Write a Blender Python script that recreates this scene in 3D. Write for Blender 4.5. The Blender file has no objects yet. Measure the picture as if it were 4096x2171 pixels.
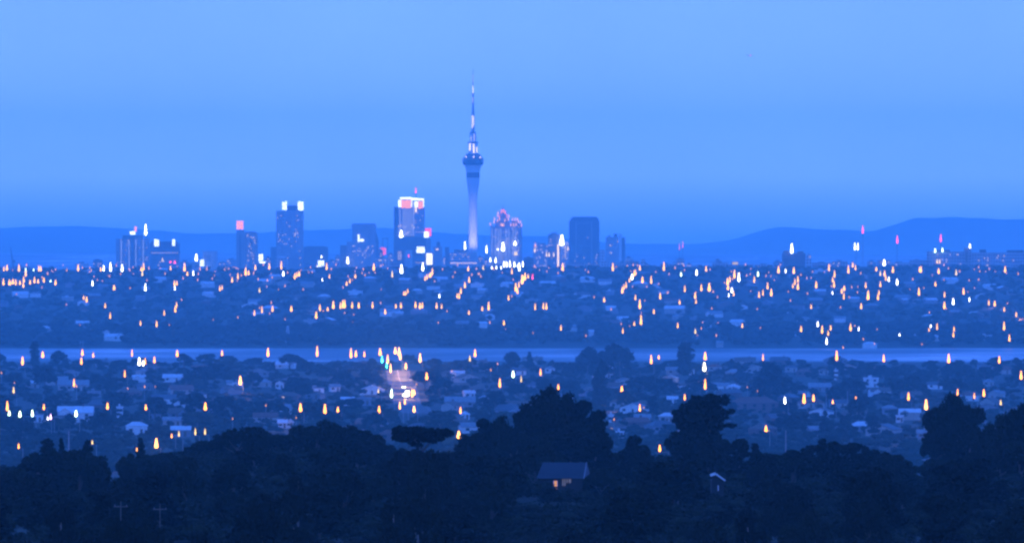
import bpy, math, random
import numpy as np
from mathutils import Vector, Matrix

random.seed(7); rng = np.random.default_rng(7)
R = math.radians
scene = bpy.context.scene
COL = scene.collection
F = 31400.0                 # focal length in photo pixels (4096 wide)
CZ = 115.5                  # eye height above the sea
HAZE_K = 6.5e-5; HAZE_COL = (.43, .94, 1.0); HAZE_G = 0.6
SKY_HOR = (.10, .33, 2.2); SKY_LOW = (.46, .80, 3.0); SKY_LOW2 = (.28, .55, 2.8); SKY_MID = (.14, .60, 2.9); SKY_TOP = (.03, .15, .75); SKY_STR = 1.0; EXPO = 0.0
FS = 0.5
PITCH = math.atan(270.5 / F)

# ------------------------------------------------------------------ camera
cam = bpy.data.cameras.new('camera'); cam.sensor_width = 36.0; cam.lens = 36.0 * F / 4096
cam.clip_start = 1.0; cam.clip_end = 90000.0
co = bpy.data.objects.new('camera', cam); COL.objects.link(co)
co.location = (0, 0, CZ); co.rotation_euler = (math.pi / 2 - PITCH, 0, 0)
scene.camera = co
CP, SP = math.cos(PITCH), math.sin(PITCH)
def ray(px, py):
    a = (px - 2048) / F; b = (1085.5 - py) / F
    dy = CP + b * SP; dz = -SP + b * CP
    return a / dy, dz / dy                 # x and z per metre of y
def P(px, py, d):
    sx, sz = ray(px, py)
    return Vector((sx * d, d, CZ + sz * d))
def rowof(z, d): return 815 + F * (CZ - z) / d

# ------------------------------------------------------------------ materials
def nodes_of(m):
    m.use_nodes = True
    return m.node_tree.nodes, m.node_tree.links
def mat_plain(name, col, rough=0.8, var=0.25, scale=0.5, spec=0.2, metal=0.0, objvar=0.0, col2=None):
    m = bpy.data.materials.new(name); n, l = nodes_of(m); b = n['Principled BSDF']
    b.inputs['Roughness'].default_value = rough; b.inputs['Metallic'].default_value = metal
    b.inputs['Specular IOR Level'].default_value = spec
    tc = n.new('ShaderNodeTexCoord'); nz = n.new('ShaderNodeTexNoise'); nz.inputs['Scale'].default_value = scale
    nz.inputs['Detail'].default_value = 5
    l.new(tc.outputs['Object'], nz.inputs['Vector'])
    rp = n.new('ShaderNodeValToRGB'); rp.color_ramp.elements[0].position = .3; rp.color_ramp.elements[1].position = .7
    c2 = col2 or tuple(min(1, c * (1 + var)) for c in col)
    rp.color_ramp.elements[0].color = (*[c * (1 - var) for c in col], 1) if not col2 else (*col, 1)
    rp.color_ramp.elements[1].color = (*c2, 1)
    l.new(nz.outputs['Fac'], rp.inputs['Fac'])
    out = rp.outputs['Color']
    if objvar:
        oi = n.new('ShaderNodeObjectInfo'); hs = n.new('ShaderNodeHueSaturation')
        mr = n.new('ShaderNodeMapRange'); mr.inputs['To Min'].default_value = 1 - objvar; mr.inputs['To Max'].default_value = 1 + objvar
        l.new(oi.outputs['Random'], mr.inputs['Value']); l.new(mr.outputs['Result'], hs.inputs['Value'])
        l.new(out, hs.inputs['Color']); out = hs.outputs['Color']
    l.new(out, b.inputs['Base Color'])
    return m
def mat_emit(name, col, strength, sampled=False):
    m = bpy.data.materials.new(name); n, l = nodes_of(m); b = n['Principled BSDF']
    b.inputs['Base Color'].default_value = (.05, .05, .05, 1); b.inputs['Roughness'].default_value = .5
    b.inputs['Emission Color'].default_value = (*col, 1); b.inputs['Emission Strength'].default_value = strength
    m.cycles.emission_sampling = 'FRONT' if sampled else 'NONE'
    return m
def mat_facade(name, wall, glass, bay=3.0, floor=3.6, mortar=.5):
    """Storeys and bays of dark windows in a wall, from object coordinates."""
    m = bpy.data.materials.new(name); n, l = nodes_of(m); b = n['Principled BSDF']
    tc = n.new('ShaderNodeTexCoord'); sp = n.new('ShaderNodeSeparateXYZ'); ad = n.new('ShaderNodeMath'); ad.operation = 'ADD'
    cb = n.new('ShaderNodeCombineXYZ'); br = n.new('ShaderNodeTexBrick'); br.offset = 0.0
    l.new(tc.outputs['Object'], sp.inputs[0]); l.new(sp.outputs['X'], ad.inputs[0]); l.new(sp.outputs['Y'], ad.inputs[1])
    l.new(ad.outputs[0], cb.inputs['X']); l.new(sp.outputs['Z'], cb.inputs['Y']); l.new(cb.outputs[0], br.inputs['Vector'])
    br.inputs['Scale'].default_value = 1; br.inputs['Brick Width'].default_value = bay; br.inputs['Row Height'].default_value = floor
    br.inputs['Mortar Size'].default_value = mortar; br.inputs['Mortar Smooth'].default_value = 0
    br.inputs['Color1'].default_value = (*glass, 1); br.inputs['Color2'].default_value = (*[min(1, g * 1.8) for g in glass], 1)
    br.inputs['Mortar'].default_value = (*wall, 1)
    l.new(br.outputs['Color'], b.inputs['Base Color']); b.inputs['Roughness'].default_value = .45
    return m
def mat_leaf(name, c1, c2, scale=.35):
    m = mat_plain(name, c1, rough=.85, scale=scale, spec=.1, objvar=.3, col2=c2)
    return m

M = {}
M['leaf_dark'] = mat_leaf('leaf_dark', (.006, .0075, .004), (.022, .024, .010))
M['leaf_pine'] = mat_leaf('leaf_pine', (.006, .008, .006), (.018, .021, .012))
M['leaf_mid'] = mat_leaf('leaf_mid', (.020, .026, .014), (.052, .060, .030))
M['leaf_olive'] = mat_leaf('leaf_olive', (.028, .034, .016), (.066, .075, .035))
M['bark'] = mat_plain('bark', (.10, .085, .07), .9, .4, 2.0)
M['bark_pale'] = mat_plain('bark_pale', (.24, .21, .18), .9, .35, 1.5)
M['ground'] = mat_plain('ground', (.014, .017, .010), .95, .3, .02, col2=(.045, .05, .028))
M['asphalt'] = mat_plain('asphalt', (.095, .085, .085), .85, .2, .6)
M['kerb'] = mat_plain('kerb', (.30, .29, .28), .85, .15, .6)
M['path'] = mat_plain('path_concrete', (.13, .12, .115), .85, .15, .6)
M['paint'] = mat_plain('road_paint', (.65, .65, .62), .7, .1, 1)
M['hill'] = mat_plain('hill_haze_pale', (.24, .27, .22), .95, .3, .0016, col2=(.36, .38, .32))  # haze put into the colour: far hills paled to soften them against the sky
M['concrete'] = mat_plain('concrete', (.36, .35, .34), .8, .12, .15)
M['concrete_dark'] = mat_plain('concrete_dark', (.10, .10, .11), .7, .15, .2)
M['steel'] = mat_plain('steel', (.22, .22, .23), .45, .1, 1, metal=.6)
M['pole'] = mat_plain('pole_grey', (.26, .25, .24), .6, .15, 1.5)
M['pole_white'] = mat_plain('pole_white', (.55, .55, .55), .6, .1, 1.5)
M['wood_pole'] = mat_plain('wood_pole', (.16, .13, .10), .9, .3, 2)
M['glass_dark'] = mat_plain('glass_dark', (.02, .022, .025), .12, .1, 1, spec=.6)
M['white_wall'] = mat_plain('white_wall', (.60, .60, .58), .75, .08, .6)
M['cream_wall'] = mat_plain('cream_wall', (.32, .30, .27), .8, .12, .6)
M['brick_wall'] = mat_plain('brick_wall', (.14, .09, .075), .85, .2, 1.2)
M['grey_wall'] = mat_plain('grey_wall', (.20, .20, .21), .8, .12, .6)
M['white_roof'] = mat_plain('white_roof', (.52, .53, .54), .5, .1, .8)
M['grey_roof'] = mat_plain('grey_roof', (.20, .21, .22), .6, .2, .8)
M['slate_roof'] = mat_plain('slate_roof', (.08, .085, .095), .6, .2, .8)
M['red_roof'] = mat_plain('terracotta_roof', (.16, .07, .05), .75, .2, .8)
M['brown_roof'] = mat_plain('brown_roof', (.12, .085, .065), .75, .2, .8)
M['door'] = mat_plain('door_paint', (.12, .08, .06), .6, .15, 1.5)
M['car_paint'] = mat_plain('car_paint', (.30, .31, .33), .3, .05, 1, metal=.4, spec=.5)
M['rubber'] = mat_plain('rubber', (.02, .02, .02), .9, .1, 3)
M['fac_grey'] = mat_facade('facade_grey', (.44, .41, .42), (.08, .08, .09))
M['fac_pale'] = mat_facade('facade_pale', (.50, .49, .48), (.06, .065, .075), 3.4, 3.4, .75)
M['fac_dark'] = mat_facade('facade_dark', (.15, .145, .155), (.045, .047, .055), 2.4, 3.7, .35)
M['fac_brown'] = mat_facade('facade_brown', (.36, .29, .26), (.08, .075, .08), 3.2, 3.3, .6)
M['fac_strip'] = mat_facade('facade_strip', (.40, .39, .40), (.04, .045, .055), 40.0, 3.5, .9)
E_ = {}
E_['o'] = mat_emit('lamp_orange', (1, .36, .02), 5)
E_['of'] = mat_emit('lamp_orange_far', (1, .44, .0), 4)
E_['o1'] = mat_emit('lamp_orange_dim', (1, .38, .0), 2.2)
E_['y'] = mat_emit('lamp_yellow', (1, .66, .14), 2.4)
E_['w'] = mat_emit('lamp_white', (.95, .95, 1), 8)
E_['g'] = mat_emit('lamp_greenish', (.72, 1, .62), 7)
E_['r'] = mat_emit('lamp_red', (1, .06, .09), 4)
E_['c'] = mat_emit('lamp_cyan', (.10, .95, .85), 6)
E_['p'] = mat_emit('lamp_pink', (1, .62, .95), 5)
E_['os'] = mat_emit('lamp_orange_sampled', (1, .42, .06), 6, True)
E_['ws'] = mat_emit('lamp_white_sampled', (1, .88, .58), 7, True)
E_['sign_white'] = mat_emit('sign_white', (.86, .95, 1), 3)
E_['sign_red'] = mat_emit('sign_red', (1, .10, .0), 2.0)
E_['sign_pink'] = mat_emit('sign_pink', (1, .07, .05), 1.9)
E_['sign_orange'] = mat_emit('sign_orange', (1, .26, .0), 2.3)
E_['win'] = mat_emit('lit_window', (1, .66, .34), 1.5)
E_['win2'] = mat_emit('lit_window_dim', (1, .72, .45), .8)
E_['gold'] = mat_emit('gold_light', (1, .66, .22), 2.4)
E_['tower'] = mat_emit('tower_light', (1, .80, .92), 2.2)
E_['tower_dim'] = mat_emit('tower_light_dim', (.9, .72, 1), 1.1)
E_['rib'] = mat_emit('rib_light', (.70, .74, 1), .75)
E_['door'] = mat_emit('door_light', (1, .40, .06), .75)
E_['creamlit'] = mat_emit('cream_panel', (1, .92, .62), 3.0)
E_['domeorange'] = mat_emit('dome_orange', (1, .24, .10), 2.0)
E_['terr'] = mat_emit('terrace_window', (1, .55, .22), .9)
E_['gold2'] = mat_emit('gold_gable', (1, .70, .25), .8)
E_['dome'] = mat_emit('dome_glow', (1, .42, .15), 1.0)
E_['p1'] = mat_emit('lamp_pink_dim', (1, .12, .22), 2.0)
E_['winpale'] = mat_emit('window_pale_light', (.70, .66, .75), .14)

# ------------------------------------------------------------------ mesh tools
class MB:
    def __init__(s): s.v = []; s.f = []; s.m = []
    def add(s, vs, fs, mi=0):
        o = len(s.v); s.v += [tuple(v) for v in vs]; s.f += [tuple(i + o for i in f) for f in fs]; s.m += [mi] * len(fs); return s
    def box(s, x0, x1, y0, y1, z0, z1, mi=0):
        return s.add([(x0,y0,z0),(x1,y0,z0),(x1,y1,z0),(x0,y1,z0),(x0,y0,z1),(x1,y0,z1),(x1,y1,z1),(x0,y1,z1)],
                     [(0,3,2,1),(4,5,6,7),(0,1,5,4),(1,2,6,5),(2,3,7,6),(3,0,4,7)], mi)
    def lathe(s, prof, n=8, c=(0,0), mi=0, cap=True):
        """prof: list of (radius, z)"""
        vs = []; fs = []
        for r, z in prof:
            for k in range(n):
                a = 2 * math.pi * (k + .5) / n; vs.append((c[0] + r * math.cos(a), c[1] + r * math.sin(a), z))
        for i in range(len(prof) - 1):
            for k in range(n):
                fs.append((i*n+k, i*n+(k+1)%n, (i+1)*n+(k+1)%n, (i+1)*n+k))
        if cap:
            fs.append(tuple(range(n))[::-1]); fs.append(tuple((len(prof)-1)*n+k for k in range(n)))
        return s.add(vs, fs, mi)
    def bar(s, a, b, r0, r1=None, n=5, mi=0):
        a = Vector(a); b = Vector(b); r1 = r0 if r1 is None else r1
        d = (b - a).normalized(); u = d.orthogonal().normalized(); w = d.cross(u)
        vs = [tuple(a + (u*math.cos(2*math.pi*k/n) + w*math.sin(2*math.pi*k/n))*r0) for k in range(n)]
        vs += [tuple(b + (u*math.cos(2*math.pi*k/n) + w*math.sin(2*math.pi*k/n))*r1) for k in range(n)]
        fs = [(k,(k+1)%n,n+(k+1)%n,n+k) for k in range(n)] + [tuple(range(n))[::-1], tuple(range(n,2*n))]
        return s.add(vs, fs, mi)
    def mesh(s, name, mats):
        me = bpy.data.meshes.new(name); me.from_pydata(s.v, [], s.f)
        for m in mats: me.materials.append(m)
        if any(s.m): me.polygons.foreach_set('material_index', s.m)
        me.update(); return me
    def build(s, name, mats, parent=None, loc=None):
        return link(name, s.mesh(name, mats if isinstance(mats, (list, tuple)) else [mats]), parent, loc)
def link(name, me, parent=None, loc=None):
    o = bpy.data.objects.new(name, me); COL.objects.link(o)
    if parent is not None: o.parent = parent
    if loc is not None: o.location = loc
    return o
def np_mesh(name, V, Q, mats):
    """V (n,3), Q (m,4) quads"""
    me = bpy.data.meshes.new(name); me.vertices.add(len(V)); me.vertices.foreach_set('co', V.astype(np.float32).ravel())
    me.loops.add(Q.size); me.loops.foreach_set('vertex_index', Q.astype(np.int32).ravel())
    me.polygons.add(len(Q)); me.polygons.foreach_set('loop_start', np.arange(0, Q.size, 4, dtype=np.int32))
    me.polygons.foreach_set('loop_total', np.full(len(Q), 4, dtype=np.int32))
    me.update(calc_edges=True)
    for m in mats: me.materials.append(m)
    return me
def tag(o, label=None, cat=None, group=None, kind=None):
    if label: o['label'] = label
    if cat: o['category'] = cat
    if group: o['group'] = group
    if kind: o['kind'] = kind
    return o
def empty(name, loc, rz=0):
    o = bpy.data.objects.new(name, None); COL.objects.link(o); o.location = loc; o.rotation_euler = (0, 0, rz); o.empty_display_size = .5
    return o
KIDS = {}
def copy_tree(src, parts):
    c = src.copy(); COL.objects.link(c); out = []
    for p in parts:
        q = p.copy(); COL.objects.link(q); q.parent = c; out.append(q)
    return c, out

# ------------------------------------------------------------------ labels that single things out
REG = []        # (object, head phrase, px, py, table)
def reg(o, head, px, py, table): REG.append((o, head, px, py, table))
ORD = ['', 'second', 'third', 'fourth', 'fifth', 'sixth', 'seventh', 'eighth', 'ninth', 'tenth', 'eleventh', 'twelfth', 'thirteenth',
       'fourteenth', 'fifteenth', 'sixteenth', 'seventeenth', 'eighteenth', 'nineteenth', 'twentieth', 'twenty-first', 'twenty-second', 'twenty-third', 'twenty-fourth', 'twenty-fifth']
FAR_COLS = [(0,'at left edge'),(330,'below striped tower'),(600,'below dark roof-signed block'),(800,'below small pale block'),(930,'below red-signed flats'),
            (1090,'below tall white-signed tower'),(1220,'below low dark block'),(1360,'below flared-top tower'),(1540,'below crown-lit tower'),
            (1740,'below needle tower'),(1945,'below orange-domed tower'),(2110,'below gold-striped flats'),(2270,'below big dark slab tower'),
            (2410,'below slim pale-striped tower'),(2560,'below twin red beacons'),(2800,'below lit terrace'),(3060,'below dark square block'),(3290,'below red-tipped mast'),(3560,'below bare ridge'),
            (3700,'below long ridge building'),(3930,'at right edge')]
FAR_ROWS = [(0,'on skyline ridge'),(1092,'near ridge top'),(1128,'high on far slope'),(1175,'upper far slope'),(1225,'middle of far slope'),(1275,'lower far slope'),(1330,'by far shore')]
NEAR_COLS = [(0,'at left edge'),(190,'near gabled pale house'),(480,'near bright orange lamp'),(820,'near lamplit white house'),(1050,'near long pale sheds'),(1400,'beside white gable house'),(1560,'by lamplit road'),
             (1720,'right of lamplit road'),(2050,'near two round trees'),(2300,'under huge twin tree'),(2560,'right of huge twin tree'),(2690,'near tall column tree'),(2830,'near brilliant white lamp'),
             (2990,'by dome tree'),(3150,'near long red roof'),(3380,'near pale flat shed'),(3640,'by twin orange lamps'),(3850,'at right edge')]
NEAR_ROWS = [(0,'on inlet bank'),(1440,'behind inlet bank'),(1490,'in upper suburb'),(1545,'in middle suburb'),(1610,'in lower suburb'),(1690,'just above dark treetops'),(1780,'in treetop gap')]
FORE_COLS = [(-999,'outside left edge'),(0,'at left edge'),(200,'left of valley gap'),(430,'in valley gap'),(640,'left of ridge wood'),(900,'in ridge wood'),(1200,'right of ridge wood'),(1480,'by flat-topped tree'),(1800,'under big round oak'),
             (2100,'above tin-roofed cottage'),(2420,'right of tin-roofed cottage'),(2700,'under windswept pine'),(3000,'by white gable shed'),(3300,'in right-hand wood'),(3600,'under dome-crowned tree'),(3900,'at right edge'),(4100,'outside right edge')]
FORE_ROWS = [(0,'on wood crest'),(1720,'just below crest'),(1800,'upper dark wood'),(1880,'middle dark wood'),(1960,'lower dark wood'),(2050,'front dark wood'),(2120,'at bottom edge')]
TABLES = {'far': (FAR_COLS, FAR_ROWS), 'near': (NEAR_COLS, NEAR_ROWS), 'fore': (FORE_COLS, FORE_ROWS)}
def pick(tab, v):
    r = tab[0][1]
    for k, t in tab:
        if v >= k: r = t
    return r
def finish_labels():
    cells = {}
    for o, head, px, py, t in REG:
        c, r = TABLES[t]
        cells.setdefault((head, pick(r, py), pick(c, px)), []).append((px, py, o))
    used = set()
    for (head, row, col), it in cells.items():
        it.sort(key=lambda k: (k[0], k[1]))
        for i, (px, py, o) in enumerate(it):
            lab = f'{head} {row} {col}'
            if len(it) > 1:
                lab += ', leftmost' if i == 0 else (', rightmost' if i == len(it) - 1 else f', {ORD[i]} from left')
            assert lab not in used; used.add(lab)
            o['label'] = lab

# ------------------------------------------------------------------ terrain
PROF = [(-450,112),(0,111.5),(150,104.5),(300,95.5),(450,89.5),(600,86),(850,83.5),(1100,79),(1250,71.5),(1500,56),(2000,34),(2695,21.5),(3465,18.5),(4235,14.6),(5005,10),(5467,5.6),
        (5600,1.6),(5680,.3),(5770,-1.4),(5850,-4),(6200,-4),(6280,-.6),(6330,2.2),(6420,8),(6699,13),(7315,24),(8085,36),(8624,42.4),(8855,39),(9600,15),(10500,8),(13000,6),(13400,-8),(16000,-8)]
pd_ = np.array([p[0] for p in PROF], float); pz_ = np.array([p[1] for p in PROF], float)
GD = np.concatenate([np.arange(-450, 0, 50), np.arange(0, 1500, 15), np.arange(1500, 5600, 40), np.arange(5600, 6500, 15), np.arange(6500, 9200, 45), np.arange(9200, 16001, 130)]).astype(float)
GU = np.linspace(-.15, .15, 181)
def smooth_noise(seed, nu, nd):
    r = np.random.default_rng(seed).normal(size=(nd, nu)); return r
def vnoise(x, y, s, seed):
    """value noise at scale s metres, -1..1"""
    r = np.random.default_rng(seed).uniform(-1, 1, (64, 64))
    fx, fy = x / s + 1000.37, y / s + 1000.71
    ix, iy = np.floor(fx).astype(int), np.floor(fy).astype(int); tx, ty = fx - ix, fy - iy
    tx = tx*tx*(3-2*tx); ty = ty*ty*(3-2*ty)
    g = lambda a, b: r[b % 64, a % 64]
    return (g(ix,iy)*(1-tx)+g(ix+1,iy)*tx)*(1-ty) + (g(ix,iy+1)*(1-tx)+g(ix+1,iy+1)*tx)*ty
UU, DD = np.meshgrid(GU, GD)
XX = UU * (DD + 1500)
def gauss(v, c, w): return np.exp(-((v - c) / w) ** 2)
base = np.interp(DD, pd_, pz_)
base = (base + np.interp(DD - 25, pd_, pz_) + np.interp(DD + 25, pd_, pz_)) / 3
PX = 2048 + XX / np.maximum(DD, 1) * F
shore = np.clip(np.minimum(abs(DD - 5698), abs(DD - 6300)) / 385, 0, 1) * np.clip((10500 - DD) / 800, 0, 1)
shore = np.where((DD > 5698) & (DD < 6300), 0, shore)
fore = np.clip((1350 - DD) / 150, 0, 1) * np.clip((DD - 350) / 250, 0, 1)
rel = base + shore * (1 - fore) * (vnoise(XX, DD, 400, 1) * 3.4 + vnoise(XX, DD, 150, 2) * 1.2) * np.clip((DD - 1300) / 600, .25, 1)
rel += fore * (vnoise(XX, DD, 70, 3) * .6)
cre = .5 * np.clip((DD - 650) / 350, 0, 1) * np.clip((1450 - DD) / 150, 0, 1)
rel += cre * (-9 * gauss(PX, 440, 190) - 3.5 * gauss(PX, 0, 260) - 5.5 * gauss(PX, 3650, 120) - 3 * gauss(PX, 3200, 260) + 2 * gauss(PX, 1150, 250) - 3 * gauss(PX, 2560, 130))
edge = np.clip((DD - 5420) / 120, 0, 1) * np.clip((6410 - DD) / 60, 0, 1)
rel += edge * (vnoise(XX, DD, 95, 31) * .9 + vnoise(XX, DD, 38, 32) * .5 - 1.0 * gauss(PX, 150, 420) * (DD < 5900))
rdg = .77 * np.clip((DD - 7854) / 693, 0, 1) * np.clip((9009 - DD) / 231, 0, 1)
rel += rdg * (5 * gauss(PX, 3850, 500) + 2.5 * gauss(PX, 2700, 500) - 1.5 * gauss(PX, 900, 500))
GZ = rel
def gz(x, y):
    u = x / (y + 1500)
    j = np.clip((u - GU[0]) / (GU[1] - GU[0]), 0, len(GU) - 1.001); j0 = np.floor(j).astype(int) if isinstance(j, np.ndarray) else int(j)
    i = np.clip(np.interp(y, GD, np.arange(len(GD))), 0, len(GD) - 1.001); i0 = np.floor(i).astype(int) if isinstance(i, np.ndarray) else int(i)
    a, b = j - j0, i - i0
    return (GZ[i0, j0]*(1-a)+GZ[i0, j0+1]*a)*(1-b) + (GZ[i0+1, j0]*(1-a)+GZ[i0+1, j0+1]*a)*b
def hit(px, py, h=0.0, dmin=1290.0, dmax=8670.0):
    """first distance at which the line of sight passes h metres over the ground"""
    sx, sz = ray(px, py)
    ds = np.arange(dmin, dmax, 3.0)
    z = CZ + sz * ds - gz(sx * ds, ds) - h
    k = np.nonzero(z <= 0)[0]
    return float(ds[k[0]]) if len(k) else None
n, m_ = len(GD), len(GU)
V = np.stack([XX, DD, GZ], -1).reshape(-1, 3)
ii, jj = np.meshgrid(np.arange(n-1), np.arange(m_-1), indexing='ij')
Q = np.stack([ii*m_+jj, ii*m_+jj+1, (ii+1)*m_+jj+1, (ii+1)*m_+jj], -1).reshape(-1, 4)
g = link('ground', np_mesh('ground', V, Q, [M['ground']])); tag(g, 'dark rolling ground falling from the wooded hill to the inlet and beyond', kind='structure')
g.data.polygons.foreach_set('use_smooth', [True] * len(g.data.polygons))

# water: the tidal inlet and the harbour beyond the city in one sheet
wm = bpy.data.materials.new('tidal_water'); nn, ll = nodes_of(wm); b = nn['Principled BSDF']
b.inputs['Base Color'].default_value = (.03, .045, .055, 1); b.inputs['Roughness'].default_value = .42; b.inputs['IOR'].default_value = 1.33; b.inputs['Specular Tint'].default_value = (.50, .86, 1, 1)
tc = nn.new('ShaderNodeTexCoord'); mp = nn.new('ShaderNodeMapping'); mp.inputs['Scale'].default_value = (.03, .03, 1)
nz = nn.new('ShaderNodeTexNoise'); nz.inputs['Scale'].default_value = 1; nz.inputs['Detail'].default_value = 4
bp = nn.new('ShaderNodeBump'); bp.inputs['Strength'].default_value = .05; bp.inputs['Distance'].default_value = 1
ll.new(tc.outputs['Object'], mp.inputs['Vector']); ll.new(mp.outputs[0], nz.inputs['Vector']); ll.new(nz.outputs['Fac'], bp.inputs['Height']); ll.new(bp.outputs[0], b.inputs['Normal'])
m2 = nn.new('ShaderNodeMapping'); m2.inputs['Scale'].default_value = (.004, .0035, 1); n2 = nn.new('ShaderNodeTexNoise'); n2.inputs['Scale'].default_value = 1; n2.inputs['Detail'].default_value = 5
r2 = nn.new('ShaderNodeMapRange'); r2.inputs['From Min'].default_value = .35; r2.inputs['From Max'].default_value = .65; r2.inputs['To Min'].default_value = .25; r2.inputs['To Max'].default_value = .62
ll.new(tc.outputs['Object'], m2.inputs['Vector']); ll.new(m2.outputs[0], n2.inputs['Vector']); ll.new(n2.outputs['Fac'], r2.inputs['Value']); ll.new(r2.outputs['Result'], b.inputs['Roughness'])
MB().add([(-7000,5560,0),(7000,5560,0),(7000,20300,0),(-7000,20300,0)], [(0,1,2,3)]).build('water', wm)
tag(bpy.data.objects['water'], 'pale tidal inlet and the harbour behind the city', kind='structure')

# far hills
def far_range(name, label, d, pts, depth, seed):
    xs = np.arange(-1400, 5500, 20.0); rows = np.interp(xs, [p[0] for p in pts], [p[1] for p in pts])
    k = np.array([.25,.5,.25]); rows = np.convolve(np.pad(rows, 1, 'edge'), k, 'valid')
    Xw = (xs - 2048) / F * d; top = np.maximum(CZ - d * (rows - 815) / F, 1)
    top = top * (1 + .06 * vnoise(Xw, Xw*0, 260, seed) + .045 * vnoise(Xw, Xw*0, 95, seed+1) + .03 * vnoise(Xw, Xw*0, 42, seed+5))
    ts = np.linspace(-1, 1, 15); V = []
    for t in ts:
        h = top * np.cos(t * math.pi / 2) ** 1.3 * (1 + .12 * vnoise(Xw, Xw*0 + t*900, 420, seed+2) * (abs(t) > .05)) - 3 * abs(t)
        V.append(np.stack([Xw, np.full_like(Xw, d + t * depth), h], -1))
    V = np.concatenate(V); nX = len(xs); i2, j2 = np.meshgrid(np.arange(len(ts)-1), np.arange(nX-1), indexing='ij')
    Q = np.stack([i2*nX+j2, i2*nX+j2+1, (i2+1)*nX+j2+1, (i2+1)*nX+j2], -1).reshape(-1, 4)
    o = link(name, np_mesh(name, V, Q, [M['hill']])); tag(o, label, kind='structure')
far_range('hills', 'hazy blue hills rising at the right behind the city', 18500, [(-1400,1040),(2300,1030),(2700,985),(2940,958),(3050,918),(3116,904),(3275,920),(3500,928),(3580,900),(3657,876),(3816,868),(3975,882),(4096,880),(4600,900),(5500,960)], 900, 11)
far_range('hills', 'faint low hazy hills behind the city at the left', 19200, [(-1400,940),(0,912),(300,906),(500,914),(800,936),(1000,938),(1300,914),(1480,908),(1650,918),(1900,938),(2200,950),(2500,975),(5500,985)], 900, 21)

# ------------------------------------------------------------------ trees
def sphere_pts(n, r):
    v = r.normal(size=(n, 3)); return v / np.linalg.norm(v, axis=1)[:, None]
def leaf_quads(C, size, r, flat=0.0):
    n = len(C); a = sphere_pts(n, r); 
    if flat: a[:, 2] = a[:, 2] * (1 - flat); a /= np.linalg.norm(a, axis=1)[:, None]
    h = sphere_pts(n, r); b = np.cross(a, h); b /= np.linalg.norm(b, axis=1)[:, None] + 1e-9
    s = size * r.uniform(.55, 1.4, (n, 1)); t = s * r.uniform(.45, .9, (n, 1))
    V = np.stack([C - a*s - b*t*.3, C - b*t, C + a*s, C + b*t], 1).reshape(-1, 3)
    return V, np.arange(4 * n).reshape(-1, 4)
def core_quads(c, rad, r, nu=9, nv=6):
    V = []
    for i in range(nv + 1):
        th = math.pi * i / nv
        for j in range(nu):
            ph = 2 * math.pi * j / nu; k = r.uniform(.78, 1.08)
            V.append([c[0]+rad[0]*k*math.sin(th)*math.cos(ph), c[1]+rad[1]*k*math.sin(th)*math.sin(ph), c[2]+rad[2]*k*math.cos(th)])
    Q = [[i*nu+j, (i+1)*nu+j, (i+1)*nu+(j+1)%nu, i*nu+(j+1)%nu] for i in range(nv) for j in range(nu)]
    return np.array(V), np.array(Q)
def crown_from_lobes(lobes, nleaf, size, seed, core=.68, flat=0.0):
    """lobes: (cx,cy,cz,rx,ry,rz)"""
    r = np.random.default_rng(seed); L = np.array(lobes, float)
    w = (L[:,3]*L[:,4] + L[:,4]*L[:,5]) ; w /= w.sum()
    k = r.choice(len(L), nleaf, p=w); d = sphere_pts(nleaf, r); rad = r.uniform(.55, 1.16, (nleaf, 1)) ** .6
    C = L[k, :3] + d * rad * L[k, 3:6]
    V, Q = leaf_quads(C, size, r, flat); Vs, Qs = [V], [Q]; o = len(V)
    if core:
        for l in L:
            v, q = core_quads(l[:3], l[3:6] * core, r); Vs.append(v); Qs.append(q + o); o += len(v)
    return np.concatenate(Vs), np.concatenate(Qs)
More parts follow.
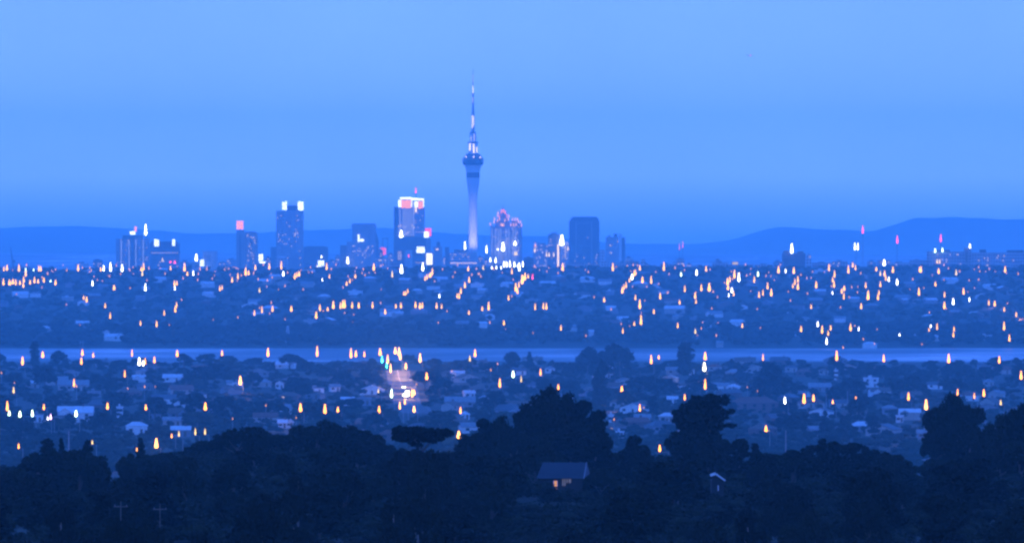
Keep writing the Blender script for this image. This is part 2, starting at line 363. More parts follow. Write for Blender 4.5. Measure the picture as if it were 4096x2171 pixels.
def lobes_for(kind, r):
    """unit trees: height 1, ground at 0; returns lobes and trunk sticks"""
    L = []; T = []
    U = r.uniform
    if kind == 'round':
        T = [((0,0,0),(0,0,.55),.028,.014)]
        for i in range(32):
            a = U(0, 6.283); q = U(.1, 1.08) ** .6; z = U(.34, .90); w = .36 * math.sin(min(1, (1.02 - z) / .62 + .12) * 1.5708)
            s = U(.05, .15); L.append((math.cos(a)*q*w, math.sin(a)*q*w, z, s, s, s*U(.7,.95)))
        for i in range(5):
            l = L[i]; T.append(((0,0,U(.25,.5)), l[:3], .012, .004))
    elif kind == 'wide':
        T = [((0,0,0),(.02,0,.45),.035,.018)]
        for i in range(36):
            a = U(0, 6.283); q = U(.05, 1.05) ** .5; z = .42 + .46 * (1 - q*q*.75) * U(.5, 1.08)
            s = U(.06, .16); L.append((math.cos(a)*q*.56, math.sin(a)*q*.5, z, s*1.15, s*1.1, s*.8))
        for i in range(7): T.append(((0,0,U(.2,.42)), L[i][:3], .014, .004))
    elif kind == 'windswept':
        T = [((0,0,0),(.05,0,.3),.035,.026), ((.05,0,.3),(.12,0,.62),.026,.014)]
        for a, b_, c, d in ((2850,1590,52,18),(2800,1598,46,22),(2895,1591,26,15),(2760,1624,42,22),(2730,1644,34,20),(2712,1664,22,20),(2840,1638,56,32),(2780,1660,52,38),(2880,1648,32,22),(2920,1633,20,9),(2742,1690,36,20),(2820,1700,58,34),
                           (2868,1688,28,16),(2922,1690,22,6),(2800,1742,62,38),(2750,1722,36,16),(2850,1746,40,32),(2790,1790,66,38),(2730,1775,36,32),(2700,1640,14,10),(2782,1580,16,9),(2835,1574,20,8),(2903,1574,14,7)):
            L.append(((a-2830)/354, U(-.06,.06), (1922-b_)/354, c/354, c/354*.85, d/354))
        for i in range(8): T.append(((.06,0,U(.25,.6)), L[i][:3], .012, .004))
    elif kind == 'pine':
        T = [((0,0,0),(.01,0,.6),.026,.016), ((.01,0,.6),(.02,.01,.93),.016,.005)]
        for i in range(22):
            z = U(.36, .95); w = .32 * (1.12 - z) ** .6 * (.7 if z < .45 else 1); a = U(0, 6.283); q = U(.25, 1)
            s = U(.07, .13); L.append((math.cos(a)*q*w, math.sin(a)*q*w, z, s*1.25, s*1.2, s*.6))
        for i in range(10): T.append(((0,0,max(.3, L[i][2]-.12)), L[i][:3], .009, .003))
    elif kind == 'umbrella':
        T = [((0,0,0),(.015,0,.5),.009,.007), ((.015,0,.5),(-.02,0,.84),.007,.005)]
        for i in range(34):
            a = U(0, 6.283); q = U(.05, 1) ** .55; s = U(.025, .075)
            L.append((math.cos(a)*q*.28, math.sin(a)*q*.24, .90 + .04*(1-q) + U(-.055,.025), s*1.6, s*1.3, s*.55))
        for c_ in ((-.10,.02,.83,.06),(-.16,0,.86,.07),(-.05,-.04,.80,.045),(.12,.03,.85,.06),(.2,-.02,.87,.05)): L.append((c_[0],c_[1],c_[2],c_[3],c_[3],c_[3]*.5))
        L.append((-.31, 0, .945, .05, .04, .022))
        for i in range(9): T.append(((-.01,0,U(.66,.8)), L[i][:3], .006, .002))
    elif kind == 'conifer':
        T = [((0,0,0),(0,0,.96),.024,.004)]
        for i in range(30):
            z = .12 + .84 * (i / 29.0); w = .20 * (1.03 - z) ** .85; a = i * 2.4; q = U(.3, .9); s = .035 + .085 * (1 - z)
            L.append((math.cos(a)*q*w, math.sin(a)*q*w, z, s, s, s*.7))
    elif kind == 'column':
        T = [((0,0,0),(0,0,.9),.02,.005)]
        for i in range(26):
            z = .10 + .86 * (i / 25.0); w = .085 * math.sin(min(1, (1.06 - z) * 2.2) * 1.57); a = i * 2.4; s = U(.05, .075) * (1 if z < .85 else .7)
            L.append((math.cos(a)*w*U(.3,1), math.sin(a)*w*U(.3,1), z, s, s, s*1.4))
    elif kind == 'dome':
        T = [((0,0,0),(0,0,.5),.035,.016)]
        for i in range(44):
            th = U(0, 1.45); a = U(0, 6.283); s = U(.05, .15); q = U(.72, 1.08)
            L.append((math.cos(a)*math.sin(th)*.36*q, math.sin(a)*math.sin(th)*.36*q, .38 + .5*math.cos(th)*q, s, s, s))
        for i in range(8): 
            a = U(0, 6.283); L.append((math.cos(a)*.33, math.sin(a)*.33, U(.2,.36), .11, .11, .10))
        for i in range(5): T.append(((0,0,.3), L[i][:3], .012, .004))
    return L, T
TEMPL = {}
def tree_templates(kind, leafmat, nleaf, size, seeds, pale=False):
    out = []
    for s in seeds:
        r = np.random.default_rng(s); L, T = lobes_for(kind, r)
        V, Q = crown_from_lobes(L, nleaf, size, s + 50, core=.62 if kind in ('umbrella','windswept','pine') else .7, flat=.4 if kind in ('umbrella','pine','windswept') else 0)
        crown = np_mesh('crown', V, Q, [M[leafmat]])
        mb = MB()
        for a, b_, r0, r1 in T: mb.bar(a, b_, r0, r1, 6)
        trunk = mb.mesh('trunk', [M['bark_pale' if pale else 'bark']])
        out.append((crown, trunk))
    return out
def plant(tpl, loc, h, wscale, name, cat, head, px, py, table, group, rz=None):
    crown, trunk = tpl
    o = empty(name, loc, random.uniform(0, 6.283) if rz is None else rz)
    o.scale = (h * wscale, h * wscale, h)
    link('trunk', trunk, o); link('crown', crown, o)
    tag(o, cat=cat, group=group); reg(o, head, px, py, table)
    return o
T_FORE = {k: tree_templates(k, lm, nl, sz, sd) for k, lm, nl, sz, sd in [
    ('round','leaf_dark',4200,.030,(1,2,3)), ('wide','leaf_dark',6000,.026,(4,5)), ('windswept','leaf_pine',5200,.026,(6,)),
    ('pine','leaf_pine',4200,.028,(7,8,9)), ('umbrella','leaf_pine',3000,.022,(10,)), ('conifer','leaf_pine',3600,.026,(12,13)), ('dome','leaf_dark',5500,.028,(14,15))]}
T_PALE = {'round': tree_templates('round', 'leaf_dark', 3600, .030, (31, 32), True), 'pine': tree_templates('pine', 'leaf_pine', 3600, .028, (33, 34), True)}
T_NEAR = {k: tree_templates(k, lm, nl, sz, sd) for k, lm, nl, sz, sd in [
    ('round','leaf_dark',900,.055,(41,42,43)), ('wide','leaf_dark',1100,.05,(44,45)), ('pine','leaf_pine',800,.05,(46,47)),
    ('conifer','leaf_pine',700,.045,(48,49)), ('column','leaf_dark',800,.035,(50,51)), ('dome','leaf_dark',1000,.05,(52,53)), ('round2','leaf_olive',0,0,())] if nl}
T_NEAR['olive'] = tree_templates('round', 'leaf_olive', 750, .058, (55, 56))
WORD = {'round':('broadleaf_tree','rounded dark tree'), 'wide':('broadleaf_tree','wide spreading tree'), 'windswept':('windswept_pine','windswept dark pine'), 'pine':('pine_tree','ragged dark pine'),
        'umbrella':('flat_topped_pine','flat-topped umbrella pine'), 'conifer':('conifer_tree','pointed dark conifer'), 'column':('poplar_tree','tall column poplar'), 'dome':('broadleaf_tree','dome-crowned dark tree'), 'olive':('broadleaf_tree','paler olive tree')}
# ------------------------------------------------------------------ lamps seen in the photograph
def grp(x0, y0, s, items):
    out = []
    for t in items.split():
        a, b_, c = t.split(','); out.append((x0 + float(a) / s, y0 + float(b_) / s, c[0], int(c[1])))
    return out
LS = []
LS += grp(0, 950, 2.575, '''40,345,o2 72,340,o3 195,350,o3 265,375,g2 345,345,g1 400,345,o2 420,345,o3 490,385,o1 688,348,o1 805,345,o3 1038,348,o2 1068,345,w2 1138,348,w3 1258,350,w3
1455,345,o2 1478,340,o3 1465,395,y2 1533,330,o1 1757,335,o2 1900,348,o3 1930,392,o2 1885,430,o1 1990,390,w2 2060,340,o1 2130,338,o1 2210,395,y1 2315,338,o1 2370,390,o1 2390,460,o2 2450,430,o2 2485,400,o1 2530,392,o3 2560,385,o2
35,490,o3 95,490,o2 110,488,o2 133,480,o3 163,490,o2 205,485,o2 240,515,o3 245,460,o3 265,400,o2 310,480,o2 355,470,o3 392,470,o2 452,462,o3 432,520,o1 520,460,g1 572,490,o3
953,497,w2 1055,455,y1 1175,540,o3 1340,530,o1 1497,548,w3 1800,540,w1 1798,500,o2 1822,492,o2 2265,550,o2 2288,535,o2 862,638,o2 892,668,o3 1083,725,o2 1135,835,o2 1870,650,o1 1818,720,o2 1805,770,o3 1692,800,o2 1447,905,o2 1613,920,o2 1743,905,o1 2195,850,y1
232,1310,o3 440,1235,o4 848,1215,o4 838,1305,o3 960,1232,o2 1360,1222,o2 1435,1315,w4 1475,1320,w3 1495,1305,o2 1590,1290,o3 1825,1225,o4 2287,1215,o2''')
LS += grp(1000, 1000, 2.575, '''55,205,o2 198,198,o2 322,198,o3 343,268,w2 460,300,o2 480,280,o2 505,270,o3 605,235,o1 640,235,o1 745,320,w1 790,205,o3 818,290,o2 1007,140,w3 1155,245,o1 1185,268,o1 1227,240,o1 1275,210,o3
1085,290,o2 1055,315,o1 1028,340,o2 995,365,o2 958,395,o1 1370,160,o1 1465,280,y2 1560,240,w4 1780,215,w3 1537,205,o1 1803,315,o2 1822,300,o2 1848,283,o2 1862,278,o2 1878,255,o2 1900,330,y1 2112,240,y1 2248,215,o2 2350,255,o1 2402,205,y2 2475,120,w2 2530,130,w2 2537,195,w1 2490,195,w1 2508,205,o1
98,435,y2 293,412,o1 360,380,o1 228,290,y1 548,415,o1 1585,465,o2 1603,465,o2 1625,440,o2 2135,495,o2 2155,500,o2 2172,450,o2 2213,390,o3 2257,335,o2
45,672,o2 123,648,o2 232,635,o2 425,632,o3 360,720,o1 682,705,o3 720,625,o3 755,635,o1 800,628,o2 858,605,o3 932,605,o2 957,598,o3 975,598,o3 1052,598,o2 1068,670,o1 1120,598,o3 1210,578,o1 1262,598,o3 1345,555,o1 1392,660,o3 1502,598,o2 1555,598,o2 1705,595,o2 1750,605,o3 1775,598,o2 1922,602,o2 1973,602,o2 2030,638,o1 2255,665,o2 2393,625,o2 2458,620,o3 1057,750,o1 1125,760,o1 1940,755,y1 2470,755,o1 1950,490,w1 975,655,y1
185,1095,o4 692,1095,o4 1040,1110,o4 1090,1100,o4 1178,1100,o2 1340,1085,o4 1418,1165,o3 1448,1260,o3 1497,1070,o4 1535,1090,o4 1548,1130,o4 1605,1225,o4 1752,1155,o4 1820,1335,o4 1948,1355,o3 1713,1390,o1 2265,1145,y3 2318,1098,o3 2078,1255,y1 2480,1245,y1 2550,1180,o1''')
LS += grp(2000, 1000, 2.575, '''42,175,w2 70,175,w2 103,175,w2 148,175,w2 180,175,w1 235,175,w2 198,215,w3 12,195,w1 122,248,o2 407,215,o1 502,190,o1 598,245,y1 645,215,o4 290,290,o2 258,310,o3 228,350,o4 240,320,o3 195,385,o2 162,425,o3 180,450,o2 120,485,o1 88,518,o2 878,210,o1 1162,215,o3 1197,180,o1 1440,210,o2 1360,305,w3 1382,270,o2 1397,260,o2 1333,330,o2 1298,390,o2 1275,410,o2 1260,445,o3 1688,212,o3 1467,340,o3 1557,345,o3 1635,358,o1 1512,385,o1 1365,385,o1 1865,270,g2 1900,215,o1 2025,260,w2 2123,220,o3 2383,230,o1 2415,290,o3 2345,360,o4 2368,330,o2 2348,410,o3 2388,440,w2 2407,475,o2 2355,480,w1 2460,325,w3
1903,432,o2 2073,422,o2 2155,425,o4 2195,440,o1 2010,500,o3 2018,550,o2 1650,505,o2 1395,515,o2 1073,535,o2 1440,605,o4 1585,655,o2 1850,558,o2 362,618,o2 447,608,o2 478,612,o2 40,772,o2 627,828,o3 885,890,o1 340,860,o1 57,825,y1 1265,858,o2 1247,770,o1 1335,790,o1 1383,778,o2 1452,770,o4 1830,802,o2 2495,800,o2 2012,860,y2 2032,882,o1 2073,815,o1 2228,890,o1 1145,620,o1 1455,650,o1
1557,1170,o3 1635,1122,o2 2113,1130,o4 2105,1245,w5 135,1310,g4 218,1360,y2 418,1290,o2''')
LS += grp(3000, 850, 2.35, '''1262,500,w4 1757,480,y1 1782,478,y1 40,660,o2 75,600,g2 175,570,o1 268,570,o3 335,565,w1 412,575,o3 700,565,o1 742,550,o2 588,565,o1 925,572,o3 965,515,o2 992,540,o2 1187,550,o2 1225,595,y2 1265,600,o3 1343,565,o3 1305,648,w2 1277,640,o2 1383,680,w3 1595,560,o2 1608,565,o2 1773,575,o3 1938,590,y2 2110,540,y1 2305,560,o1 2398,565,o3
165,720,o2 122,780,o2 85,800,o2 200,785,o3 450,655,o2 403,710,o2 422,680,o2 450,725,o3 380,835,o1 360,750,o1 540,770,o1 622,710,o3 795,610,o3 778,655,o2 790,705,o3 765,700,o1 775,770,w1 885,735,o3 862,760,o2 882,815,o2 955,710,o1 1013,705,o1 1088,710,o2 1110,820,o4 1225,700,o2 1212,770,o2 1203,820,o3 1588,780,o3 1633,715,o1 1743,692,o2 1823,640,o1 1828,795,o2 1910,865,w3 1827,905,o3 2007,770,o2 2048,750,o1 2063,835,w1 2110,715,o1 2245,870,o2 2300,880,o3 2420,860,o1 2390,930,o2 2503,980,o2 68,915,o1 575,905,o2 1045,905,o2
98,1090,o1 480,1120,o3 637,1080,w2 678,1135,o3 758,1105,o2 735,1155,o2 945,1112,o3 985,1098,o2 1022,1110,w1 720,1240,w2 875,1278,y1 1065,1198,o1 1170,1240,o1 1405,1160,w1 1683,1140,o2 1680,1095,o1 1700,1080,w1 1758,1100,o2 1617,1245,o1 1918,1115,o2 1912,1170,o2 2388,1105,o3 2438,1210,o2''')
LS += grp(3000, 1300, 2.35, '''122,332,o2 815,332,o4 1257,345,o3 1868,355,o4 2343,358,o3 2548,510,o4 70,625,o1 328,738,w3 508,735,o4 597,715,o3 778,738,o2 995,730,o2 1490,705,o3 1655,795,o5 1690,930,o4 1952,680,o3 2108,690,o2 2198,670,o3 1883,680,y1 2357,750,y2 150,1000,o4''')
LS += grp(0, 1300, 2.575, '''15,500,y1 148,600,y1 140,700,y2 762,635,o3 787,640,y1 1285,535,o2 2475,615,o4 1600,640,o1 1490,645,y1 1315,660,o1 75,880,o4 95,960,g4 205,945,g4 333,940,g4 452,870,o3 522,970,p3 492,975,w1 783,940,g4 1107,865,o4 1502,872,o3 2115,875,o4 2300,810,y1 1610,1265,o5 1768,1160,o2 1843,1145,y2 2012,1130,y2 2112,1125,y2 192,1270,o2 950,1225,y2 2397,970,o1 1410,1310,o2''')
LS += grp(1000, 1300, 2.575, '''1670,740,o3 1690,720,o3 1595,815,o2 1543,865,o3 1690,895,o4 1458,745,g3 1322,697,y2 520,890,o4 772,910,o4 905,900,o3 1330,905,o4 2168,910,o3 163,835,o1 475,960,y1 2150,1165,o5 2573,640,o3''')
LS += grp(2000, 1300, 2.575, '600,665,o3 1255,705,o4 1440,885,o3 1480,855,o1 1903,770,o2 2113,660,o4 2547,645,o1 1645,1300,o4 1175,980,y1')
SIZE = {1: (4.2, 14), 2: (6, 23), 3: (7.8, 29), 4: (10.5, 34), 5: (16, 40)}
PROT = []          # (px, py, distance) that trees must leave in view
lant = MB().lathe([(.16,0),(.42,.07),(.5,.2),(.43,.40),(.29,.62),(.22,.82),(.15,.95),(.05,1)], 10)  # oversized and drawn upward, so the shape carries each lamp's glow streak
LMESH = {k: lant.mesh('glow_lantern', [E_[v]]) for k, v in {'o':'o','of':'of','o1':'o1','y':'y','w':'w','g':'g','p':'p','c':'c','r':'r','os':'os','ws':'ws','p1':'p1'}.items()}
POLE = MB().lathe([(1.25,0),(1.25,.06),(1,.07),(.7,.97),(.9,.98),(.9,1)], 8).mesh('pole', [M['pole']])
CAP = MB().lathe([(.30,0),(.34,.3),(.12,.75),(.05,1)], 8).mesh('lamp_cap', [M['steel']])
ARM = MB().bar((0,0,0),(-.35,0,.22),.05).bar((-.35,0,.22),(-1,0,.25),.05,.04).mesh('arm', [M['pole']])
HEADW = {'o':'orange','y':'yellow','w':'white','g':'greenish','p':'pinkish'}
BRI = {1:'faint',2:'dim',3:'clear',4:'bright',5:'brilliant'}
LAMP_ITEMS = []
for px, py, c, k in LS:
    near = py > 1370
    d = hit(px, py, 7.0 if near else 6.0)
    hp = 7.5
    if d is None:
        d = 8620.0; p = P(px, py, d); hp = p.z - gz(p.x, d)
    LAMP_ITEMS.append((d, px, py, c, k, hp))
def cname(c): return 'street_lamp' if c in 'oy' else 'floodlight'
LAMP_ITEMS.sort(key=lambda t: -(SIZE[t[4]][0] * SIZE[t[4]][1]))
n_st = 0; REST = []
for d, px, py, c, k, hp in LAMP_ITEMS:
    near = py > 1370
    PROT.append((px, py - 12, d))
    if cname(c) == 'street_lamp':
        n_st += 1
        if n_st > 300: REST.append((d, px, py, c, k, hp)); continue
    p = P(px, py, d); w, h = SIZE[k]; w *= d / F; h *= d / F
    arm = 1.5 if near else .9
    g0 = gz(p.x + arm, d)
    o = empty(cname(c), (p.x + arm, d, g0))
    top = p.z - g0
    pl = link('pole', POLE, o); pl.scale = (.13, .13, top - .1)
    ar = link('arm', ARM, o); ar.scale = (arm, .8, .8); ar.location = (0, 0, top - .28)
    mk = c
    if c == 'o': mk = 'o1' if k == 1 else ('o' if near else 'of')
    if k == 5 or (c == 'o' and 1560 < px < 1700 and 1370 < py < 1660) or (px, c) == (2475/2.575, 'o'): mk = 'os' if c == 'o' else 'ws'
    la = link('glow_lantern', LMESH[mk], o); f_ = random.uniform(.72, 1.25); f2 = random.uniform(.78, 1.22); la.scale = (w * f2, w * f2, h * f_); la.location = (-arm, 0, top)
    if near:
        ca = link('lamp_cap', CAP, la); ca.location = (0, 0, 1.0); ca.scale = (.5, .5, .06)
    cat = 'street lamp' if c in 'oy' else 'floodlight'
    tag(o, cat=cat, group=('street lamps of the near suburb' if near else 'street lamps on the far slope') if c in 'oy' else 'white floodlights among the houses')
    reg(o, f'{BRI[k]} {HEADW[c]} ' + ('street lamp' if c in 'oy' else 'floodlight'), px, py, 'near' if near else 'far')
print('REST', len(REST))
for _ in range(150):                        # the thin scatter of tiny lights along the skyline and over the right-hand slope
    px = random.uniform(0, 4096); py = random.choice([random.uniform(1062, 1100), random.uniform(1062, 1130), random.uniform(1100, 1330)])
    if py > 1150 and px < 2500 and random.random() < .7: continue
    d = hit(px, py, 5.0) or 8620.0
    REST.append((d, px, py, 'o', 1, 0))
if REST:
    mb = MB()
    for d, px, py, c, k, hp in REST:
        p = P(px, py, d); w, h = SIZE[k]; w *= d / F; h *= d / F; g0 = gz(p.x, d)
        mb.bar((p.x, d, g0), (p.x, d, p.z), .13, .1, 5, 1)
        f_ = random.uniform(.55, 1.0); vs = [(p.x + x*w*f_, d + y*w*f_, p.z + z*h*f_*.8) for x, y, z in lant.v]; mb.add(vs, lant.f, 0)
    o = mb.build('distant_street_lights', [E_['o1'], M['pole']]); tag(o, 'faintest scattered orange lights among the far slope houses', kind='stuff')

GLOW = [(1596, 1441, 9000), (1606, 1452, 9000), (1598, 1466, 9000), (1616, 1474, 9000), (1606, 1490, 9000), (1624, 1500, 9000), (1622, 1522, 9000), (1640, 1545, 6000), (3975, 1203, 4000), (4022, 1232, 4000), (4068, 1264, 4000), (622, 1800, 7000), (962, 1540, 3500), (1835, 1758, 5000), (2490, 1585, 4000), (3705, 1645, 5000), (3722, 1705, 4000), (2817, 1485, 6000), (1202, 1655, 2500)]
for px, py, pw in GLOW:                     # the light these lit lamps throw on the road, walls and trees round them
    d = hit(px, py, 7.0)
    if d is None: continue
    L_ = bpy.data.lights.new('lamp_light', 'POINT'); L_.energy = pw * 2.4; L_.color = (1, .52, .24) if px not in (1835, 2817) else (1, .85, .6); L_.shadow_soft_size = .5
    lo = bpy.data.objects.new('lamp_light', L_); COL.objects.link(lo); lo.location = P(px, py, d - 2)
# extra lamps with a story of their own: signals at the foot of the lamplit road, red beacon lamps
def signal(px, py, col, k, head, table='near'):
    d = hit(px, py, 5.0) or 8620.0; p = P(px, py, d); w, h = SIZE[k]; w *= d/F; h *= d/F; g0 = gz(p.x, d); top = p.z - g0
    o = empty('traffic_light', (p.x, d, g0))
    pl = link('pole', POLE, o); pl.scale = (.09, .09, top)
    MB().box(-.25,.25,.05,.35,top-.2,top+1.3).build('signal_head', M['concrete_dark'], o)
    la = link('lens', LMESH[col], o); la.scale = (w, w, h); la.location = (0, -.1 - w*.5, top)
    tag(o, cat='traffic light', group='signals by the lamplit road' if table == 'near' else 'red signals on the far slope'); reg(o, head, px, py, table); PROT.append((px, py-10, d))
signal(1000+1360/2.575, 1000+1160/2.575, 'c', 3, 'larger cyan traffic light')
signal(1000+1408/2.575, 1000+1215/2.575, 'c', 2, 'smaller cyan traffic light')
signal(2000+335/2.575, 1000+303/2.575, 'r', 2, 'red signal light', 'far')
signal(1000+1635/2.575, 1000+75/2.575, 'r', 1, 'small red signal light', 'far')

# ------------------------------------------------------------------ the lamplit road and the pale roads
def strip(name, pts, w, mat, lift, label=None, kind='structure', step=15.0, off=0.0):
    """a sheet of width w draped on the ground along pts (x, y)"""
    L = [];
    for (a, b_) in zip(pts, pts[1:]):
        n_ = max(1, int(math.dist(a, b_) / step))
        for i in range(n_): L.append((a[0]+(b_[0]-a[0])*i/n_, a[1]+(b_[1]-a[1])*i/n_))
    L.append(pts[-1]); mb = MB(); vs = []
    for i, (x, y) in enumerate(L):
        a = L[max(0, i-1)]; b_ = L[min(len(L)-1, i+1)]; t = Vector((b_[0]-a[0], b_[1]-a[1])).normalized(); nx, ny = -t.y, t.x
        for s in (-.5, .5):
            X, Y = x + nx*(w*s+off), y + ny*(w*s+off); vs.append((X, Y, gz(x, y) + lift))
    mb.add(vs, [(2*i, 2*i+1, 2*i+3, 2*i+2) for i in range(len(L)-1)])
    o = mb.build(name, mat); 
    if label: tag(o, label, kind=kind)
    return o
def gp(px, py, dmin=1290.0):
    d = hit(px, py, 0, dmin); p = P(px, py, d); return (p.x, d)
A, B_, C_ = gp(1672, 1655), gp(1622, 1575), gp(1590, 1482)
MAIN = [A, ((A[0]+B_[0])/2-1, (A[1]+B_[1])/2), B_, ((B_[0]+C_[0])/2, (B_[1]+C_[1])/2), C_]
strip('road', MAIN, 10.5, M['asphalt'], .30, 'lamplit road running down to the inlet')
strip('road_markings', MAIN, .25, M['paint'], .306, 'white centre line on the lamplit road')
for s in (-1, 1): strip('pavement', MAIN, 2.0, M['path'], .43, 'pale footpath along the lamplit road', off=s*6.3)
E1, E2 = gp(3955, 1226), gp(4110, 1318)
strip('road', [E1, E2], 11, M['asphalt'], .35, 'faintly orange-lit road slanting down the far slope at the right')
K1, K2 = gp(3692, 1795), gp(3668, 1872)
strip('road', [K1, ((K1[0]+K2[0])/2+1, (K1[1]+K2[1])/2), K2], 7, M['kerb'], .35, 'pale concrete lane in the gap between the right-hand treetops')

# cars on the lamplit road
def car(px, py, head, lamp='ws', sc=1.0, ry=0.0):
    x, y = gp(px, py); o = empty('car', (x, y, gz(x, y) + .31), ry)
    mb = MB(); prof = [(-2.1,.35),(-2.1,.75),(-1.1,.92),(1.6,.95),(2.1,.85),(2.1,.35)]
    vs = [(s*.85, a, z) for s in (-1, 1) for a, z in prof]; n_ = len(prof)
    mb.add(vs, [tuple(range(n_)), tuple(range(n_, 2*n_))[::-1]] + [(i, (i+1)%n_, n_+(i+1)%n_, n_+i)[::-1] for i in range(n_)]); mb.build('body', M['car_paint'], o)
    mb = MB(); pc = [(-.9,.93),(-.25,1.42),(1.0,1.45),(1.6,.96)]; vs = [(s*(.78 if z < 1 else .62), a, z) for s in (-1, 1) for a, z in pc]
    mb.add(vs, [(0,1,2,3),(7,6,5,4)] + [(i,4+i,4+(i+1)%4,(i+1)%4) for i in range(4)]); mb.build('cabin_glass', M['glass_dark'], o)
    wh = MB().bar((-.1,0,0),(.1,0,0),.32,n=12).mesh('wheel', [M['rubber']])
    for sx in (-.8, .8):
        for sy in (-1.3, 1.3): link('wheel', wh, o, (sx, sy, .32))
    hl = MB().lathe([(.1,-.3),(.5,-.1),(.5,.15),(.2,.3)], 8).mesh('headlight', [E_[lamp]])
    for sx in (-.65, .65):
        q = link('headlight', hl, o, (sx, -2.2, .62)); q.scale = (sc, .5, sc*1.5)
    tag(o, cat='car', group='cars on the lamplit road'); reg(o, head, px, py, 'near'); PROT.append((px, py-6, y))
car(1000+1585/2.575, 1300+655/2.575, 'small oncoming car with white headlights', sc=.9)
car(1000+1606/2.575, 1300+738/2.575, 'oncoming car with dazzling headlights', sc=2.3)
car(1000+1622/2.575, 1300+700/2.575, 'oncoming car following with bright headlights', sc=1.2)

# ------------------------------------------------------------------ houses
def gable_roof(mb, x0, x1, y0, y1, z, h, ov=.5, mi=0, axis='x'):
    if axis == 'x':
        ym = (y0+y1)/2
        v = [(x0-ov,y0-ov,z-.15),(x1+ov,y0-ov,z-.15),(x1+ov,ym,z+h),(x0-ov,ym,z+h),(x1+ov,y1+ov,z-.15),(x0-ov,y1+ov,z-.15)]
        w = [(a, b_, c-.18) for a, b_, c in v]
        mb.add(v+w, [(0,1,2,3),(3,2,4,5),(7,6,9,8),(8,9,11,10),(0,6,7,1),(5,4,10,11),(1,7,8,2),(2,8,10,4),(0,3,9,6),(3,5,11,9)], mi)
    else:
        xm = (x0+x1)/2
        v = [(x0-ov,y0-ov,z-.15),(x0-ov,y1+ov,z-.15),(xm,y1+ov,z+h),(xm,y0-ov,z+h),(x1+ov,y1+ov,z-.15),(x1+ov,y0-ov,z-.15)]
        w = [(a, b_, c-.18) for a, b_, c in v]
        mb.add(v+w, [(1,0,3,2),(2,3,5,4),(6,7,8,9),(9,8,10,11),(6,0,1,7),(4,5,11,10),(7,1,2,8),(8,2,4,10),(3,0,6,9),(5,3,9,11)], mi)
def hip_roof(mb, x0, x1, y0, y1, z, h, ov=.5, mi=0):
    a, b_, c, d = x0-ov, x1+ov, y0-ov, y1+ov; ym = (c+d)/2; ins = (d-c)/2*.95
    if (b_-a) < 2*ins + .5: ins = (b_-a)/2 - .25
    v = [(a,c,z-.1),(b_,c,z-.1),(b_,d,z-.1),(a,d,z-.1),(a+ins,ym,z+h),(b_-ins,ym,z+h)]
    mb.add(v, [(0,1,5,4),(1,2,5),(2,3,4,5),(3,0,4),(3,2,1,0)], mi)
def house_parts(kind, L, W, H, RH):
    """returns (wall MB, roof MB, windows, door, chimney) for a house L wide, W deep, walls H high"""
    wall = MB(); roof = MB(); win = []
    x, y = L/2, W/2
    if kind == 'hip':
        wall.box(-x,x,-y,y,-1.5,H); hip_roof(roof,-x,x,-y,y,H,RH)
    elif kind == 'gable':
        wall.box(-x,x,-y,y,-1.5,H); wall.add([(-x,-y,H),(-x,y,H),(-x,0,H+RH*.93),(x,-y,H),(x,y,H),(x,0,H+RH*.93)], [(0,2,1),(3,4,5)]); gable_roof(roof,-x,x,-y,y,H,RH)
    elif kind == 'front':
        wall.box(-x,x,-y,y,-1.5,H); wall.add([(-x,-y,H),(x,-y,H),(0,-y,H+RH*.95),(-x,y,H),(x,y,H),(0,y,H+RH*.95)], [(0,1,2),(3,5,4)]); gable_roof(roof,-x,x,-y,y,H,RH,axis='y')
    elif kind == 'ell':
        wall.box(-x,x,-y,y,-1.5,H); gable_roof(roof,-x,x,-y,y,H,RH)
        wall.add([(-x,-y,H),(-x,y,H),(-x,0,H+RH*.93),(x,-y,H),(x,y,H),(x,0,H+RH*.93)], [(0,2,1),(3,4,5)])
        a, b_ = -x*.95, -x*.15; f = -y - W*.45
        wall.box(a,b_,f,-y-.002,-1.5,H-.1); wall.add([(a,f,H-.1),(b_,f,H-.1),((a+b_)/2,f,H+RH*.75)], [(0,1,2)])
        gable_roof(roof,a,b_,f,-y+W*.3,H-.1,RH*.8,.4,axis='y'); 
    elif kind == 'flat':
        wall.box(-x,x,-y,y,-1.5,H); roof.box(-x-.3,x+.3,-y-.3,y+.3,H,H+.4); roof.box(-x*.4,x*.1,-y*.3,y*.4,H+.4,H+1.6)
    k = max(2, int(L / 4))
    for i in range(k):
        c = -x + L*(i+.5)/k
        if kind == 'ell' and c < -x*.05: continue
        if i == k//2: continue
        win.append((c, -y, 1.0, min(H-.6, 2.3), 1.5))
    if H > 4.2:
        for i in range(k): win.append((-x + L*(i+.5)/k, -y, H-1.9, H-.6, 1.4))
    return wall, roof, win, (-x + L*(k//2+.5)/k, -y)
HC = {}
